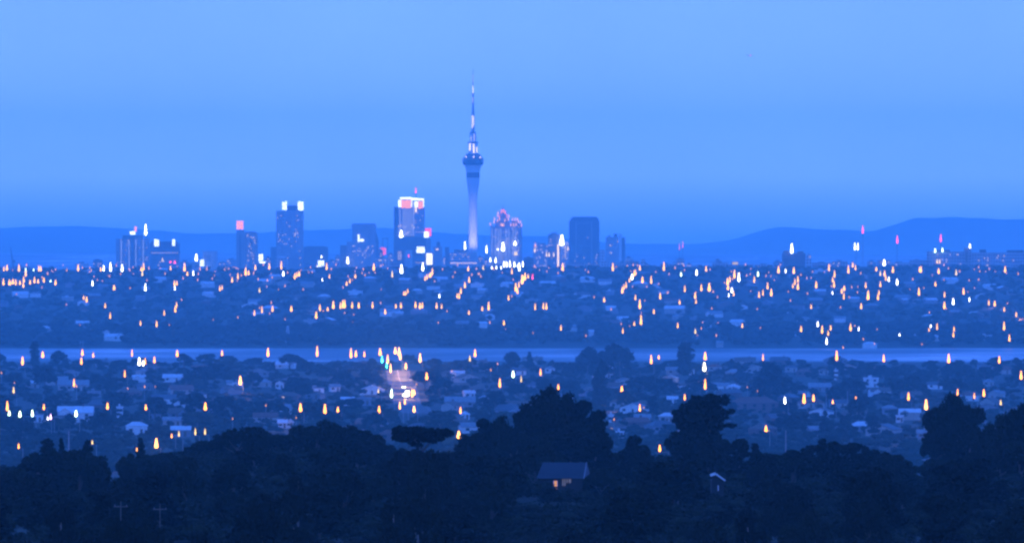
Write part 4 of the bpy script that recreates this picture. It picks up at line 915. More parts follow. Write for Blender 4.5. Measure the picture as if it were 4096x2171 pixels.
def cross_pole(px, top, bot, d, label, arm=2.0, name='utility_pole', m='pole_white', rad=.17):
    p = P(px, bot, d); g0 = gz(p.x, d); h = P(px, top, d).z - g0
    o = empty(name, (p.x, d, g0))
    MB().lathe([(rad*1.2,-.5),(rad,h*.5),(rad*.75,h)], 8).build('post', M[m], o)
    if arm:
        MB().box(-arm/2,arm/2,-.05,.03,h-.42,h-.35).build('crossarm', M[m], o)
        for x in (-arm*.42, arm*.42): MB().lathe([(.02,h-.35),(.03,h-.3),(.015,h-.25)], 6, (x, -.03)).build('insulator', M['pole'], o)
    tag(o, label, 'pole', 'utility poles in the wooded hill')
cross_pole(483, 2003, 2070, 560, 'pale utility pole with crossarm, the left one in the bottom-left wood', 1.0, rad=.04, m='wood_pole')
cross_pole(640, 2014, 2095, 565, 'pale utility pole with crossarm, the right one in the bottom-left wood', 1.0, rad=.04, m='wood_pole')
cross_pole(3143, 1720, 1792, 1500, 'tall bare pale pole beside the twin red-roofed houses', 0, m='pole', rad=.16)
cross_pole(3390, 1562, 1632, 3620, 'thin pale pole among right suburb trees', 1.6, m='pole', rad=.2)
cross_pole(3305, 1575, 1610, 3773, 'short thin pole over long red roof', 1.6, m='pole', rad=.2)
cross_pole(275, 1722, 1760, 2772, 'small pale pole left of valley gap', 1.2, m='pole', rad=.25)
# ------------------------------------------------------------------ city towers beyond the ridge
class Tower:
    """a building whose front stands at distance d; part outlines are given by photograph rows and columns at that distance"""
    def __init__(s, name, label, cat, xc, d, group='city towers'):
        s.s = d / F; s.d = d; s.xc = xc; s.x = (xc - 2048) * s.s; s.g = gz(s.x, d); s.o = empty(name, (s.x, d, s.g)); tag(s.o, label, cat, group)
    def X(s, px): return (px - s.xc) * s.s
    def Z(s, row): return CZ - (row - 815) * s.s - s.g
    def box(s, part, x0, x1, top, bot, mat, y0=0.0, y1=24.0, parent=None):
        zb = -2.0 if bot is None else s.Z(bot)
        o = MB().box(s.X(x0), s.X(x1), y0, y1, zb, s.Z(top)).build(part, mat if not isinstance(mat, str) else (M.get(mat) or E_[mat]), parent or s.o)
        return o
    def front(s, part, x0, x1, top, bot, mat, off=.15, th=.5, parent=None):
        return s.box(part, x0, x1, top, bot, mat, -off - th, -off, parent)
    def sign(s, x0, x1, top, bot, mat, n=3, off=.2, th=.8, parent=None, part='sign'):
        """a lit sign of n letter-like bars"""
        mb = MB(); w = (x1 - x0) / n
        for i in range(n):
            t_ = top + (bot - top) * tr.uniform(0, .16); b_ = bot - (bot - top) * tr.uniform(0, .1)
            mb.box(s.X(x0 + w*i + w*.08), s.X(x0 + w*(i+1) - w*.12), -off - th, -off, s.Z(b_), s.Z(t_))
        return mb.build(part, M.get(mat) or E_[mat], parent or s.o)
    def mast(s, part, px, top, bot, r, mat='steel', y=6.0, parent=None):
        return MB().lathe([(r, s.Z(bot)), (r*.6, s.Z(top))], 6, (s.X(px), y)).build(part, M.get(mat) or E_[mat], parent or s.o)
    def light(s, part, px, row, w, h, mat, off=1.2, parent=None):
        o = link(part, LMESH[mat], parent or s.o, (s.X(px), -off - w*s.s*.5, s.Z(row))); o.scale = (w*s.s, w*s.s, h*s.s); return o
    def lit(s, pts, w=3.2, h=4.0, mat='win'):
        for px, row in pts: s.front('lit_window', px - w/2, px + w/2, row - h/2, row + h/2, mat, .1, .2)
tr = random.Random(3)
def scatter(t, x0, x1, y0, y1, n, dx=4.6, dy=9.4):
    return [(x0 + dx * tr.randrange(max(1, int((x1-x0)/dx))) + 2, y0 + dy * tr.randrange(max(1, int((y1-y0)/dy))) + 3) for _ in range(n)]

t = Tower('office_tower', 'striped pale office tower with white ribs and dark central slot, leftmost on skyline', 'tower', 530, 11900)
t.box('wall', 464, 596, 955, None, 'fac_strip'); t.box('slot', 517, 542, 945, 1087, 'fac_dark', -.7, -.02)
cr = t.box('penthouse', 490, 571, 941, 955, 'concrete_dark', 1, 20)
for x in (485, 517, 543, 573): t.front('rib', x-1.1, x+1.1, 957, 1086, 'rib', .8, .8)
t.front('sign', 520, 541, 925, 938, 'sign_white', -1.5, .8, cr); t.front('sign', 538, 546, 906, 926, 'sign_orange', -1.5, .8, cr)
t.mast('mast', 586, 872, 955, .5); t.light('spire_light', 583, 941, 11, 46, 'w', .2)
t.lit(scatter(t,468,514,960,1075,7)+scatter(t,548,592,960,1075,7), 3.6, 3.6, 'win2'); t.lit([(500,1020),(534,1018),(470,1050),(590,1040),(560,1062)], 3, 3, 'win2')
t = Tower('office_block', 'dark square office block with two white roof signs, beside striped tower', 'tower', 657, 11850)
t.box('wall', 598, 717, 972, None, 'fac_dark'); ph = t.box('plant_room', 606, 708, 966, 972, 'concrete_dark', 2, 20)
t.sign(617, 636, 954, 985, 'sign_white'); t.sign(689, 700, 954, 985, 'sign_white', 2)
t.lit([(x, 1011) for x in (608,615,622,631,640,648,655,664,672,679,690,700,709)], 3.4, 5, 'win2'); t.lit([(640,1048),(655,1046),(625,1078),(640,1080),(634,1060),(618,1082)], 5, 5, 'win2')
t.light('red_light', 682, 1052, 8, 10, 'r'); t.light('red_light', 700, 1054, 10, 12, 'r'); t.light('white_light', 650, 1046, 5, 16, 'y')
t = Tower('office_block', 'small pale block with darker recess beside white light', 'building', 838, 12100)
t.box('wall', 812, 868, 1004, None, 'fac_pale'); t.front('recess', 818, 842, 1018, 1046, 'grey_wall', .1, .3); t.box('wing', 764, 800, 1052, None, 'fac_dark', -6, 8)
t.sign(801, 817, 1034, 1066, 'sign_white', 3, 9); t.light('roof_light', 786, 1044, 11, 30, 'w', 7)
t = Tower('apartment_tower', 'slim brown apartment tower with red-orange rooftop sign', 'tower', 986, 11900)
t.box('wall', 946, 980, 921, None, 'fac_brown', 0, 18); t.box('wall', 980.2, 1030, 930, None, 'fac_brown', 2.5, 20); pr = t.box('parapet', 984, 1022, 926, 930, 'grey_wall', 4, 18)
for x in (961, 1003): t.front('balcony_stack', x-3, x+3, 940, 1085, 'fac_dark', .1 if x < 980 else -2.4, .9)
for x0, x1 in ((946,953),(954.2,962),(963.2,973)): t.front('sign', x0, x1, 883, 917, 'sign_orange', -1, .8)
t.mast('sign_frame', 959, 884, 921, 1.2, 'steel', 2.5)
t.lit(scatter(t,984,1026,935,1070,16), 3.6, 4.2, 'win2'); t.lit([(1004,948),(1010,952),(1016,950),(1018,962),(990,945),(1020,972),(1004,1010),(992,1022),(1012,1035),(960,1000)], 4.5, 5, 'win2')
t = Tower('lit_dome', 'low orange-glowing dome below the slim brown apartment tower', 'dome', 935, 8630, 'small ridge buildings')
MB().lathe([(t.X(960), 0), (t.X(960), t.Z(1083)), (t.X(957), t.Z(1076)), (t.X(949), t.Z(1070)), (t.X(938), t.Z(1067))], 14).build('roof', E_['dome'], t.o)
t = Tower('office_tower', 'tall blue-grey tower with two white crown signs and rooftop lattice', 'tower', 1159, 12000)
t.box('wall', 1105, 1212, 843, None, 'fac_grey', 0, 36); t.box('annex', 1083, 1104.6, 988, None, 'fac_dark', 4, 30)
cr = t.box('crown', 1147, 1193, 822, 843, 'concrete_dark', 4, 32); t.sign(1129, 1147, 803, 841, 'sign_white', 3, -5, 1); t.sign(1191, 1214, 803, 842, 'sign_white', 4, -5, 1)
for x in range(1157, 1192, 6): t.mast('lattice_post', x, 803, 822, .35, 'pole_white', 8, cr)
for r_ in (806, 813): t.box('lattice_rail', 1156, 1190, r_, r_+1.2, 'pole_white', 7.7, 8.2, cr)
for x in (1128, 1170, 1196): t.front('rib', x-.8, x+.8, 850, 1085, 'concrete', .1, .6)
t.lit(scatter(t,1108,1208,850,1075,24), 3.6, 4.2, 'win2'); t.lit([(1178,936),(1182,932),(1182,940),(1178,944),(1158,905),(1130,940),(1190,935),(1195,880),(1120,960)], 4.4, 5, 'win2')
t = Tower('low_block', 'pale low block standing before the tall white-signed tower', 'building', 1123, 9000, 'small ridge buildings')
t.box('wall', 1101, 1147, 1032, None, 'fac_pale', 0, 14); t.box('roof', 1109, 1139, 1025, 1032, 'white_roof', 2, 12)
t = Tower('office_block', 'low dark flat block with bright cyan-white sign, right of tall tower', 'building', 1262, 11950)
t.box('wall', 1213.5, 1311, 988, None, 'fac_dark'); t.box('parapet', 1225, 1300, 985, 988, 'concrete_dark', 3, 20)
t.sign(1272, 1297, 1040, 1062, 'sign_white', 4); t.front('sign', 1266, 1298, 1062.4, 1071, 'sign_white', .2, .8); t.light('sign_lamp', 1286, 1032, 4, 12, 'w', .2)
t = Tower('rooftop_sign', 'white lit sign on a dark low roof, right of brown apartment tower', 'sign', 1045, 9000, 'small ridge buildings')
t.box('roof', 1030, 1066, 1054, None, 'concrete_dark', 0, 12); t.sign(1035, 1052, 1014, 1044, 'sign_white', 3); t.front('sign', 1038, 1061, 1046, 1052, 'sign_white', .2, .8)
t = Tower('office_tower', 'flared-top grey tower with windows lit mid-height', 'tower', 1455, 12000)
t.box('wall', 1410, 1502, 914, None, 'fac_grey', 0, 34); cr = t.box('crown', 1406, 1504, 897, 914, 'fac_grey', -1.5, 36); t.box('parapet', 1411, 1499, 894, 897, 'concrete_dark', 2, 32, cr)
t.box('annex', 1387, 1409.6, 966, None, 'fac_grey', 5, 30); t.box('annex', 1361, 1386.6, 981, None, 'fac_dark', 3, 24)
mb = MB(); mb.add([(t.X(1502.4),2,-2),(t.X(1514),2,-2),(t.X(1514),2,t.Z(965)),(t.X(1502.4),2,t.Z(925)),(t.X(1502.4),30,-2),(t.X(1514),30,-2),(t.X(1514),30,t.Z(965)),(t.X(1502.4),30,t.Z(925))], [(0,1,2,3),(1,5,6,2),(3,2,6,7),(4,7,6,5),(0,3,7,4)]); mb.build('sloped_wing', M['fac_dark'], t.o)
for x in range(1418, 1500, 10): t.front('fin', x-.9, x+.9, 916, 975, 'concrete', .1, .6)
t.front('sign', 1432, 1438, 938, 967, 'sign_white', .9, .8); t.front('sign', 1440, 1455, 956, 965, 'sign_white', .9, .8)
t.light('white_light', 1391, 1054, 10, 26, 'w', 6)
t.lit(scatter(t,1412,1500,980,1075,22), 3.6, 4.2, 'win2'); t.lit([(1412,984),(1412,1006),(1440,1004),(1473,986),(1490,984),(1420,1004),(1432,1003),(1466,1002),(1492,1003),(1450,1020)], 4.4, 5, 'win2')
t = Tower('lift_frame', 'thin dark open frame above a pinkish red sign, between flared and crown-lit towers', 'frame', 1541, 11850)
for x in (1531, 1551): t.box('post', x-1.1, x+1.1, 950, None, 'concrete_dark', 0, 1.5)
t.box('crossbar', 1532.3, 1549.7, 952, 955, 'concrete_dark', .1, 1.4); t.sign(1519, 1545, 987, 1021, 'sign_pink', 4, .3)
t = Tower('office_tower', 'tower with glowing white and orange panelled crown and red mast', 'tower', 1644, 12000)
t.box('wall', 1592, 1698, 829, None, 'fac_grey', 0, 38); t.box('side_wing', 1575.5, 1591.6, 827, None, 'fac_dark', 4, 30)
cr = t.box('crown', 1595, 1694, 792, 829, 'concrete', 1.0, 36)
t.front('crown_band', 1600, 1648, 789, 796, 'sign_white', .2, 1.2, cr); t.front('crown_band', 1648.4, 1672, 792, 800, 'sign_white', .2, 1.0, cr); t.front('crown_band', 1672.4, 1696, 794, 801, 'sign_white', .2, 1.2, cr)
t.front('crown_panel', 1593.5, 1604, 800, 828, 'sign_white', .2, 1.0, cr); t.sign(1605, 1645, 797, 834, 'sign_orange', 6, .2, .8, cr, 'crown_panel'); t.front('crown_panel', 1645.5, 1648.5, 796.6, 828, 'sign_white', .2, .9, cr)
t.front('crown_panel', 1658, 1671, 806, 828, 'sign_white', .2, .9, cr); t.sign(1672, 1693, 802, 836, 'sign_orange', 3, .2, .8, cr, 'crown_panel'); t.front('crown_panel', 1693, 1696, 802, 828, 'sign_white', .2, .9, cr); t.front('crown_panel', 1660, 1667, 829, 849, 'gold', .2, .5, cr)
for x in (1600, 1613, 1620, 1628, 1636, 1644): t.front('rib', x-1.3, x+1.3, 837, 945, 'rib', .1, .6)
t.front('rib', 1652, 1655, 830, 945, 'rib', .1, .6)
t.mast('mast', 1663, 745, 792, .6, 'steel', 8, cr); t.light('beacon', 1663, 774, 5, 26, 'r', -7.5, cr)
t.lit(scatter(t,1656,1694,850,940,12)+scatter(t,1598,1650,895,940,9), 3.4, 4.2, 'win2'); t.light('white_light', 1605, 952, 14, 32, 'w', 1); t.lit([(1650,903),(1652,915),(1594,905),(1604,904),(1632,930),(1658,910),(1626,934)], 5, 6, 'win2')
t = Tower('office_block', 'dark slanted-base block crossing the foot of the crown-lit tower', 'building', 1640, 11850)
mb = MB(); pts = [(1575,-2),(1575,None),(1700,None),(1700,-2)]
z1, z2, z3 = t.Z(952), t.Z(946), t.Z(950)
mb.add([(t.X(1575),0,-2),(t.X(1702),0,-2),(t.X(1702),0,z3),(t.X(1640),0,z2),(t.X(1575),0,z1),(t.X(1575),22,-2),(t.X(1702),22,-2),(t.X(1702),22,z3),(t.X(1640),22,z2),(t.X(1575),22,z1)], [(0,1,2,3,4),(9,8,7,6,5),(0,5,6,1),(1,6,7,2),(2,7,8,3),(3,8,9,4),(4,9,5,0)])
mb.build('wall', M['fac_dark'], t.o); t.front('pale_bay', 1618, 1650, 1000, 1082, 'fac_pale', .1, 1.5)
for x in (1593, 1599, 1604): t.front('lit_bay', x-1.2, x+1.2, 1004, 1040, 'win2', .1, .4)
t = Tower('office_block', 'block with red and white corner sign, right of crown-lit tower', 'building', 1707, 11900)
t.box('wall', 1690, 1723, 950, None, 'fac_grey', 0, 20); t.front('sign', 1700, 1725, 912, 926, 'sign_pink', -2, .8); t.front('sign', 1715, 1725, 926.5, 945, 'sign_pink', -2, .8); t.front('sign', 1696, 1714.5, 926.5, 952, 'sign_white', -2, .9)
t = Tower('office_block', 'dark block with broad white sign and tall cream-lit panel', 'building', 1700, 11700)
t.box('wall', 1660, 1702, 1012, None, 'fac_dark', 0, 20); t.box('wing', 1702.4, 1732, 1004, None, 'fac_pale', 1.5, 20)
t.sign(1667, 1698, 986, 996, 'sign_white', 5, -2); t.front('sign', 1666, 1699, 996.4, 1011, 'sign_white', -2, 1.0); t.front('lit_panel', 1706, 1729, 1014, 1058, 'creamlit', -1.3, .6)
t.lit([(1665,1050),(1672,1051),(1680,1050),(1688,1050),(1696,1050)], 4, 4, 'win2')
t = Tower('slab_tower', 'plain grey slab with thin mast, just left of needle tower', 'tower', 1752, 11950)
t.box('wall', 1733, 1768, 985, None, 'fac_grey', 0, 16); t.box('lift_core', 1746, 1760, 968, 985, 'concrete_dark', 2, 12); t.mast('mast', 1753, 955, 968, .4)
t.lit([(1746,997),(1751,997)], 3, 6, 'gold')
t = Tower('long_block', 'long low block with a row of lights along its base under needle tower', 'building', 1852, 11700, 'small ridge buildings')
t.box('wall', 1797, 1908, 1010, None, 'fac_grey', 0, 18); t.box('rooftop', 1816, 1872, 998, 1010, 'fac_dark', 2, 14); t.box('rooftop', 1780, 1796.6, 988, None, 'fac_dark', 3, 12)
t.lit(scatter(t,1800,1905,1014,1046,14), 3.4, 4, 'win2'); t.lit([(1804+7.2*i, 1052) for i in range(15)], 4, 6, 'win'); t.lit([(1806,1052),(1840,1015),(1856,1020),(1822,1022)], 3, 4, 'win2'); t.light('white_light', 1860, 998, 7, 34, 'w', .4)

# needle tower ------------------------------------------------------
t = Tower('needle_tower', 'slender concrete needle tower with round observation pod and long lit mast', 'tower', 1892, 12000, 'city towers')
pm = t.s
def lath(part, prof, mat, parent=None, n=28):
    return MB().lathe([(hw * pm, t.Z(r)) for hw, r in prof], n).build(part, M.get(mat) or E_[mat], parent or t.o)
def lz(part, prof, mat, parent=None, n=28):     # profile in metres/local rows
    return lath(part, prof, mat, parent, n)
lath('shaft', [(20, 1150), (18.4, 1080), (18.0, 1000), (16.6, 900), (16.2, 830), (17, 799), (20.5, 762), (24.5, 736), (26.5, 711)], 'white_wall')
pod = lath('pod', [(27.6, 711), (27.6, 690)], 'glass_dark')
lath('pod_skirt', [(26.9, 689.8), (29, 676), (33, 663), (39.5, 660)], 'white_wall', pod)
lath('observation_ring', [(40, 659.6), (42.5, 650), (42.5, 634), (40, 632)], 'glass_dark', pod)
lath('pod_roof', [(39, 631.8), (34, 625), (26, 615)], 'concrete_dark', pod)
up = lath('drum', [(18.8, 614.8), (18.5, 573)], 'white_wall'); lath('collar', [(21.5, 572.8), (21.5, 568)], 'concrete_dark', up)
lath('cabin', [(13.5, 567.8), (12.8, 533)], 'white_wall', up); lath('collar', [(14, 532.8), (11, 528)], 'concrete_dark', up)
ms = lath('mast', [(7.6, 527.8), (6.6, 462), (4.6, 440), (4.3, 414), (3.6, 380), (4.6, 379.5), (4.6, 375), (2.6, 374.5), (2.2, 344), (1.5, 300), (.7, 277)], 'concrete', n=10)
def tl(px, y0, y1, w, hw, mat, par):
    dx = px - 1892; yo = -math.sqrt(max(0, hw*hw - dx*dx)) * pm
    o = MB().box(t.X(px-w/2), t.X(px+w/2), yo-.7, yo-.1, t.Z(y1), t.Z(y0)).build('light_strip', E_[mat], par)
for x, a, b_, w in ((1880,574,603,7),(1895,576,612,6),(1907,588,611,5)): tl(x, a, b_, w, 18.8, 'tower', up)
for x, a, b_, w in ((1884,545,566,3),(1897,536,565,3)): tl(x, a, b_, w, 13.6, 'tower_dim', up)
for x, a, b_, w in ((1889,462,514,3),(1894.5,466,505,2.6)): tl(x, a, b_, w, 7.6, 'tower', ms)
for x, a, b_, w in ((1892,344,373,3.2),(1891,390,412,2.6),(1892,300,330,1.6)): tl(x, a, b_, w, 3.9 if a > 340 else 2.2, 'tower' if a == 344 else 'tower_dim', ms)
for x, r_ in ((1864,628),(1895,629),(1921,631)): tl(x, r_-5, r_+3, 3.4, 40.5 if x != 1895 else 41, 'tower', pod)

for dx_ in (-34, 30):
    sl = bpy.data.lights.new('tower_floodlight', 'SPOT'); sl.energy = 300000; sl.color = (1, .80, .86); sl.spot_size = R(38); sl.spot_blend = .8; sl.shadow_soft_size = .6
    so_ = bpy.data.objects.new('tower_floodlight', sl); COL.objects.link(so_); so_.location = (t.x + dx_, t.d - 46, t.g + 6)
    so_.rotation_euler = (Vector((t.x, t.d, t.g + 75)) - so_.location).to_track_quat('-Z', 'Y').to_euler()
t = Tower('domed_tower', 'stepped apartment tower crowned by an orange-lit pointed dome', 'tower', 2012, 11900)
t.box('wall', 1972, 2044, 905, None, 'fac_grey', 0, 30); t.box('wing', 1962, 1971.6, 899, None, 'fac_grey', 4, 26); t.box('wing', 2044.4, 2076, 882, None, 'fac_grey', 3, 28); t.box('wing', 2076.4, 2088, 895, None, 'fac_grey', 6, 24)
c1 = t.box('crown_step', 1980, 2040, 884, 905, 'fac_grey', 3, 26); c2 = t.box('crown_step', 1990, 2034, 872, 884, 'concrete', 5, 24, c1)
MB().lathe([(20*t.s, t.Z(872)), (19*t.s, t.Z(862)), (14*t.s, t.Z(848)), (7*t.s, t.Z(838)), (1.5*t.s, t.Z(829)), (.5, t.Z(817))], 10, (t.X(2012), 14)).build('dome', M['fac_brown'], t.o)
dm = [c for c in t.o.children if c.name.startswith('dome')]
for px, y0, y1, w in ((2005,838,872,4),(2013,836,874,6),(2021,842,874,5),(1997,858,880,3.5),(2028,856,878,3.5)): t.front('lit_rib', px-w/2, px+w/2, y0, y1, 'domeorange', -9.5 if 2000 < px < 2025 else -6, .8)
for px, row in ((1961,902),(1976,892),(1978,880),(1990,888),(1998,882),(2004,905),(2009,905),(2014,905),(2034,882),(2036,870),(2044,905),(2054,905),(2064,903),(2050,882),(2060,882),(2069,882),(2074,892),(2082,893),(2086,906),(1990,868),(1992,856),(2020,886)):
    t.light('crown_lamp', px, row, 4.5, 13, 'o1', .8)
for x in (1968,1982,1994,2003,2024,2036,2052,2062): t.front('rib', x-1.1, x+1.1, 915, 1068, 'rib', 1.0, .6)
t.light('white_light', 2012, 1004, 14, 36, 'w', 1.5); t.light('white_light', 2060, 981, 13, 18, 'w', 1.2); t.light('white_light', 1946, 1012, 6, 32, 'w', 0); t.light('yellow_light', 2060, 1021, 8, 18, 'y', 1.2); t.light('yellow_light', 2067, 1021, 6, 16, 'y', 1.2); t.light('white_light', 1991, 1001, 6, 8, 'w', 1.2)
t.lit(scatter(t,2046,2086,905,1050,14)+scatter(t,1974,2040,915,1050,16), 3.4, 4.2, 'win2'); t.lit([(2050,914),(2030,955),(2048,960),(2070,930),(1984,950),(2020,975),(1990,985),(2062,950)], 4, 5, 'win2')
t.box('podium', 1936, 2100, 1056, None, 'concrete_dark', -8, 0); t.box('podium_wing', 1938, 1960, 1018, 1056, 'fac_pale', -4, 20)
t = Tower('apartment_block', 'flats with gold-lit stair strip topped by a brilliant white lamp', 'building', 2205, 11800)
t.box('wall', 2133, 2192, 980, None, 'fac_brown', 0, 20); t.box('rooftop', 2150, 2182, 972, 980, 'grey_wall', 3, 15); t.box('wall', 2192.4, 2240, 936, None, 'fac_dark', 3, 24); t.box('lift_core', 2205, 2228, 930, 936, 'concrete_dark', 5, 18); t.box('wall', 2240.4, 2276, 968, None, 'fac_grey', 2, 20)
t.front('gold_strip', 2229, 2236, 977, 1066, 'gold', -2.8, .6); t.front('gold_strip', 2259, 2263, 984, 1030, 'win2', -1.8, .6); t.light('roof_lamp', 2247, 982, 20, 44, 'w', 1)
for px, row, c in ((2139,1009,'y'),(2141,988,'o1'),(2186,1026,'y'),(2196,1026,'y'),(2215,1026,'y'),(2272,1002,'y'),(2138,1076,'o1')): t.light('wall_lamp', px, row, 6, 18, c, 1)
t.lit(scatter(t,2136,2190,985,1070,16)+scatter(t,2196,2226,945,1070,8)+scatter(t,2242,2274,975,1070,9), 3.6, 4.4, 'win2'); t.lit([(2165,983),(2150,1000),(2170,1010),(2160,1030),(2180,1040),(2150,1052),(2196,980),(2206,980),(2188,985),(2172,1062),(2200,1066),(2146,1032),(2186,1004)], 4.6, 5, 'win2')
t = Tower('office_tower', 'big dark slab tower with two thin pale vertical lines', 'tower', 2338, 12000)
t.box('wall', 2277, 2398, 883, None, 'fac_dark', 0, 46); cr = t.box('crown', 2283, 2394, 872, 883, 'concrete_dark', 2, 42); t.box('parapet', 2290, 2388, 867, 872, 'concrete_dark', 5, 38, cr)
for x in (2304, 2367): t.front('rib', x-1.3, x+1.3, 886, 1062, 'concrete', .1, .6)
t.front('floor_band', 2305.5, 2365.5, 981, 985, 'grey_wall', .1, .4); t.front('floor_band', 2305.5, 2365.5, 889, 897, 'grey_wall', .1, .4)
t.lit(scatter(t,2284,2394,900,1060,8), 3.4, 4, 'win2'); t.lit([(2336,1031),(2384,1031),(2388,1020)], 4, 5, 'win2')
t = Tower('low_block', 'plain pale low block between big dark slab and slim striped tower', 'building', 2415, 9000, 'small ridge buildings')
t.box('wall', 2399, 2433, 1045, None, 'fac_pale', 0, 14); t.box('rooftop', 2399, 2420, 1000, 1045, 'fac_pale', 3, 12)
t = Tower('apartment_tower', 'slim flats with wide pale vertical stripe, right of big dark slab', 'tower', 2460, 12000)
t.box('wall', 2424, 2474, 947, None, 'fac_grey', 0, 22); t.box('lift_core', 2432, 2442, 940, 947, 'concrete', 3, 12); t.box('lift_core', 2456, 2470, 935, 947, 'concrete_dark', 3, 12); t.box('pale_core', 2476, 2487, 935, None, 'white_wall', -.6, 16); t.box('side_wing', 2487.4, 2501, 950, None, 'fac_dark', 4, 20)
t.lit([(2471,966),(2444,982),(2440,981),(2446,1012),(2442,1010)], 4.5, 5, 'win2')
# small blocks along the ridge
RB = [(40,120,1066,'fac_grey'),(760,800,1070,'fac_pale'),(880,925,1062,'fac_grey'),(1230,1290,1074,'fac_pale'),(1320,1360,1066,'fac_grey'),(1500,1560,1032,'fac_pale'),(1530,1600,1050,'fac_grey'),(1735,1790,1066,'fac_dark'),(1920,1950,1058,'fac_grey'),(2095,2135,1030,'fac_dark'),(2270,2340,1050,'fac_grey'),
      (2340,2400,1056,'fac_brown'),(2440,2470,1052,'fac_grey'),(2474,2500,1048,'fac_grey'),(2502,2556,1044,'fac_brown'),(2564,2582,1040,'fac_pale'),(2640,2690,1056,'fac_grey'),(2705,2737,1036,'fac_grey'),(2850,2912,1050,'fac_grey'),(3020,3090,1058,'fac_pale'),(3226,3245,1018,'fac_pale'),(3250,3330,1050,'fac_grey'),
      (3330,3390,1044,'fac_grey'),(3510,3560,1040,'fac_grey'),(3560,3640,1050,'fac_pale'),(3640,3700,1040,'fac_grey'),(2770,2830,1062,'fac_pale'),(2600,2636,1064,'fac_brown'),(3110,3132,1052,'fac_grey'),(4000,4080,1050,'fac_grey'),(690,740,1074,'fac_grey')]
CB = [(300,352,1052),(372,408,1040),(430,462,1058),(720,758,1046),(740,775,1060),(870,905,1050),(905,944,1038),(1032,1060,1044),(1062,1082,1030),(1312,1345,1042),(1340,1361,1024),(1516,1530,1000),(1552,1574,1016),(1770,1782,1030),(1910,1932,1028),(1930,1961,1040),(2090,2112,1046),(2112,2134,1040),(2500,2530,1030),(2535,2560,1052),(2575,2600,1058),(2690,2704,1050),(2745,2770,1056),(2860,2885,1040),(3095,3128,1046),(3400,3424,1052),(3470,3506,1046)]
for x0, x1, top in CB:
    fm = tr.choice(['fac_grey','fac_pale','fac_dark','fac_brown']); t = Tower('city_block', None, 'building', (x0+x1)/2, tr.uniform(10800, 11700), 'lower city blocks'); reg(t.o, {'fac_grey':'grey','fac_pale':'pale','fac_brown':'brownish','fac_dark':'dark'}[fm] + ' hazy city block', (x0+x1)/2, 1070, 'far')
    t.box('wall', x0, x1, top, None, fm, 0, 18); w = x1 - x0; t.box('rooftop', x0+w*.25, x0+w*.7, top-5, top, 'concrete_dark', 3, 12)
    t.lit([(tr.uniform(x0+3, x1-3), top+6+tr.randrange(3)*9) for _ in range(tr.randrange(1, 6))], 4.2, 4.5, 'win2')
FN = {'fac_grey':'grey','fac_pale':'pale','fac_brown':'brownish','fac_dark':'dark'}
for x0, x1, top, fm in RB:
    t = Tower('ridge_building', None, 'building', (x0+x1)/2, tr.uniform(8680, 8800), 'small ridge buildings'); reg(t.o, f'{FN[fm]} flat-roofed block', (x0+x1)/2, 1070, 'far')
    t.box('wall', x0, x1, top, None, fm, 0, 12); w = x1 - x0; t.box('rooftop', x0+w*.3, x0+w*.62, top-4, top, 'grey_wall', 2, 8)
    if tr.random() < .8: t.lit([(tr.uniform(x0+4, x1-4), top+9+tr.randrange(2)*10) for _ in range(tr.randrange(1, 5))], 4.5, 5, 'win2')
t = Tower('terrace', 'terrace with a row of tall orange-lit windows on right of skyline', 'building', 2962, 8760, 'small ridge buildings')
t.box('wall', 2912, 3012, 1058, None, 'fac_brown', 0, 12); t.box('rooftop', 2928, 2954, 1046, 1058, 'cream_wall', 1, 9)
t.lit([(2920+7.4*i, 1086) for i in range(12)], 4.2, 20, 'terr'); t.front('lit_gable', 2930, 2952, 1048, 1066, 'gold2', -.9, .3)
t = Tower('office_block', 'dark square block alone on right skyline with white roof light', 'building', 3178, 8800, 'small ridge buildings')
t.box('wall', 3130, 3222, 1013, None, 'fac_dark', 0, 18); t.box('rooftop', 3134, 3158, 1003, 1013, 'concrete_dark', 2, 12); t.box('rooftop', 3190, 3214, 1005, 1013, 'concrete_dark', 2, 12); t.light('roof_light', 3167, 1013, 11, 40, 'w', .3)
t = Tower('hospital_block', 'long many-windowed ridge building at right edge with brown lit tower', 'building', 3890, 8810, 'small ridge buildings')
t.box('wall', 3710, 3858, 1006, None, 'fac_grey', 0, 18); t.box('rooftop', 3745, 3800, 1000, 1006, 'concrete_dark', 3, 14); t.box('stair_tower', 3858.4, 3884, 990, None, 'fac_brown', -2, 16); t.box('wall', 3884.4, 4110, 1010, None, 'fac_grey', 1, 18); t.box('rooftop', 3920, 3945, 998, 1010, 'concrete_dark', 3, 12); t.box('rooftop', 4030, 4096, 1001, 1010, 'concrete_dark', 3, 14); t.box('front_wing', 3640, 3709.6, 1042, None, 'fac_pale', 2, 14)
t.front('lit_stair', 3863, 3867, 1000, 1048, 'door', 2.1, .3)
t.lit(scatter(t, 3720, 3850, 1015, 1070, 9) + scatter(t, 3890, 4090, 1020, 1070, 14), 4, 5, 'win2')
for px, row, c in ((3740,1010,'g'),(3769,1008,'g'),(3879,992,'w'),(3748,1054,'y'),(3758,1054,'y')): t.light('wall_lamp', px, row, 6, 18, c, 2.4)
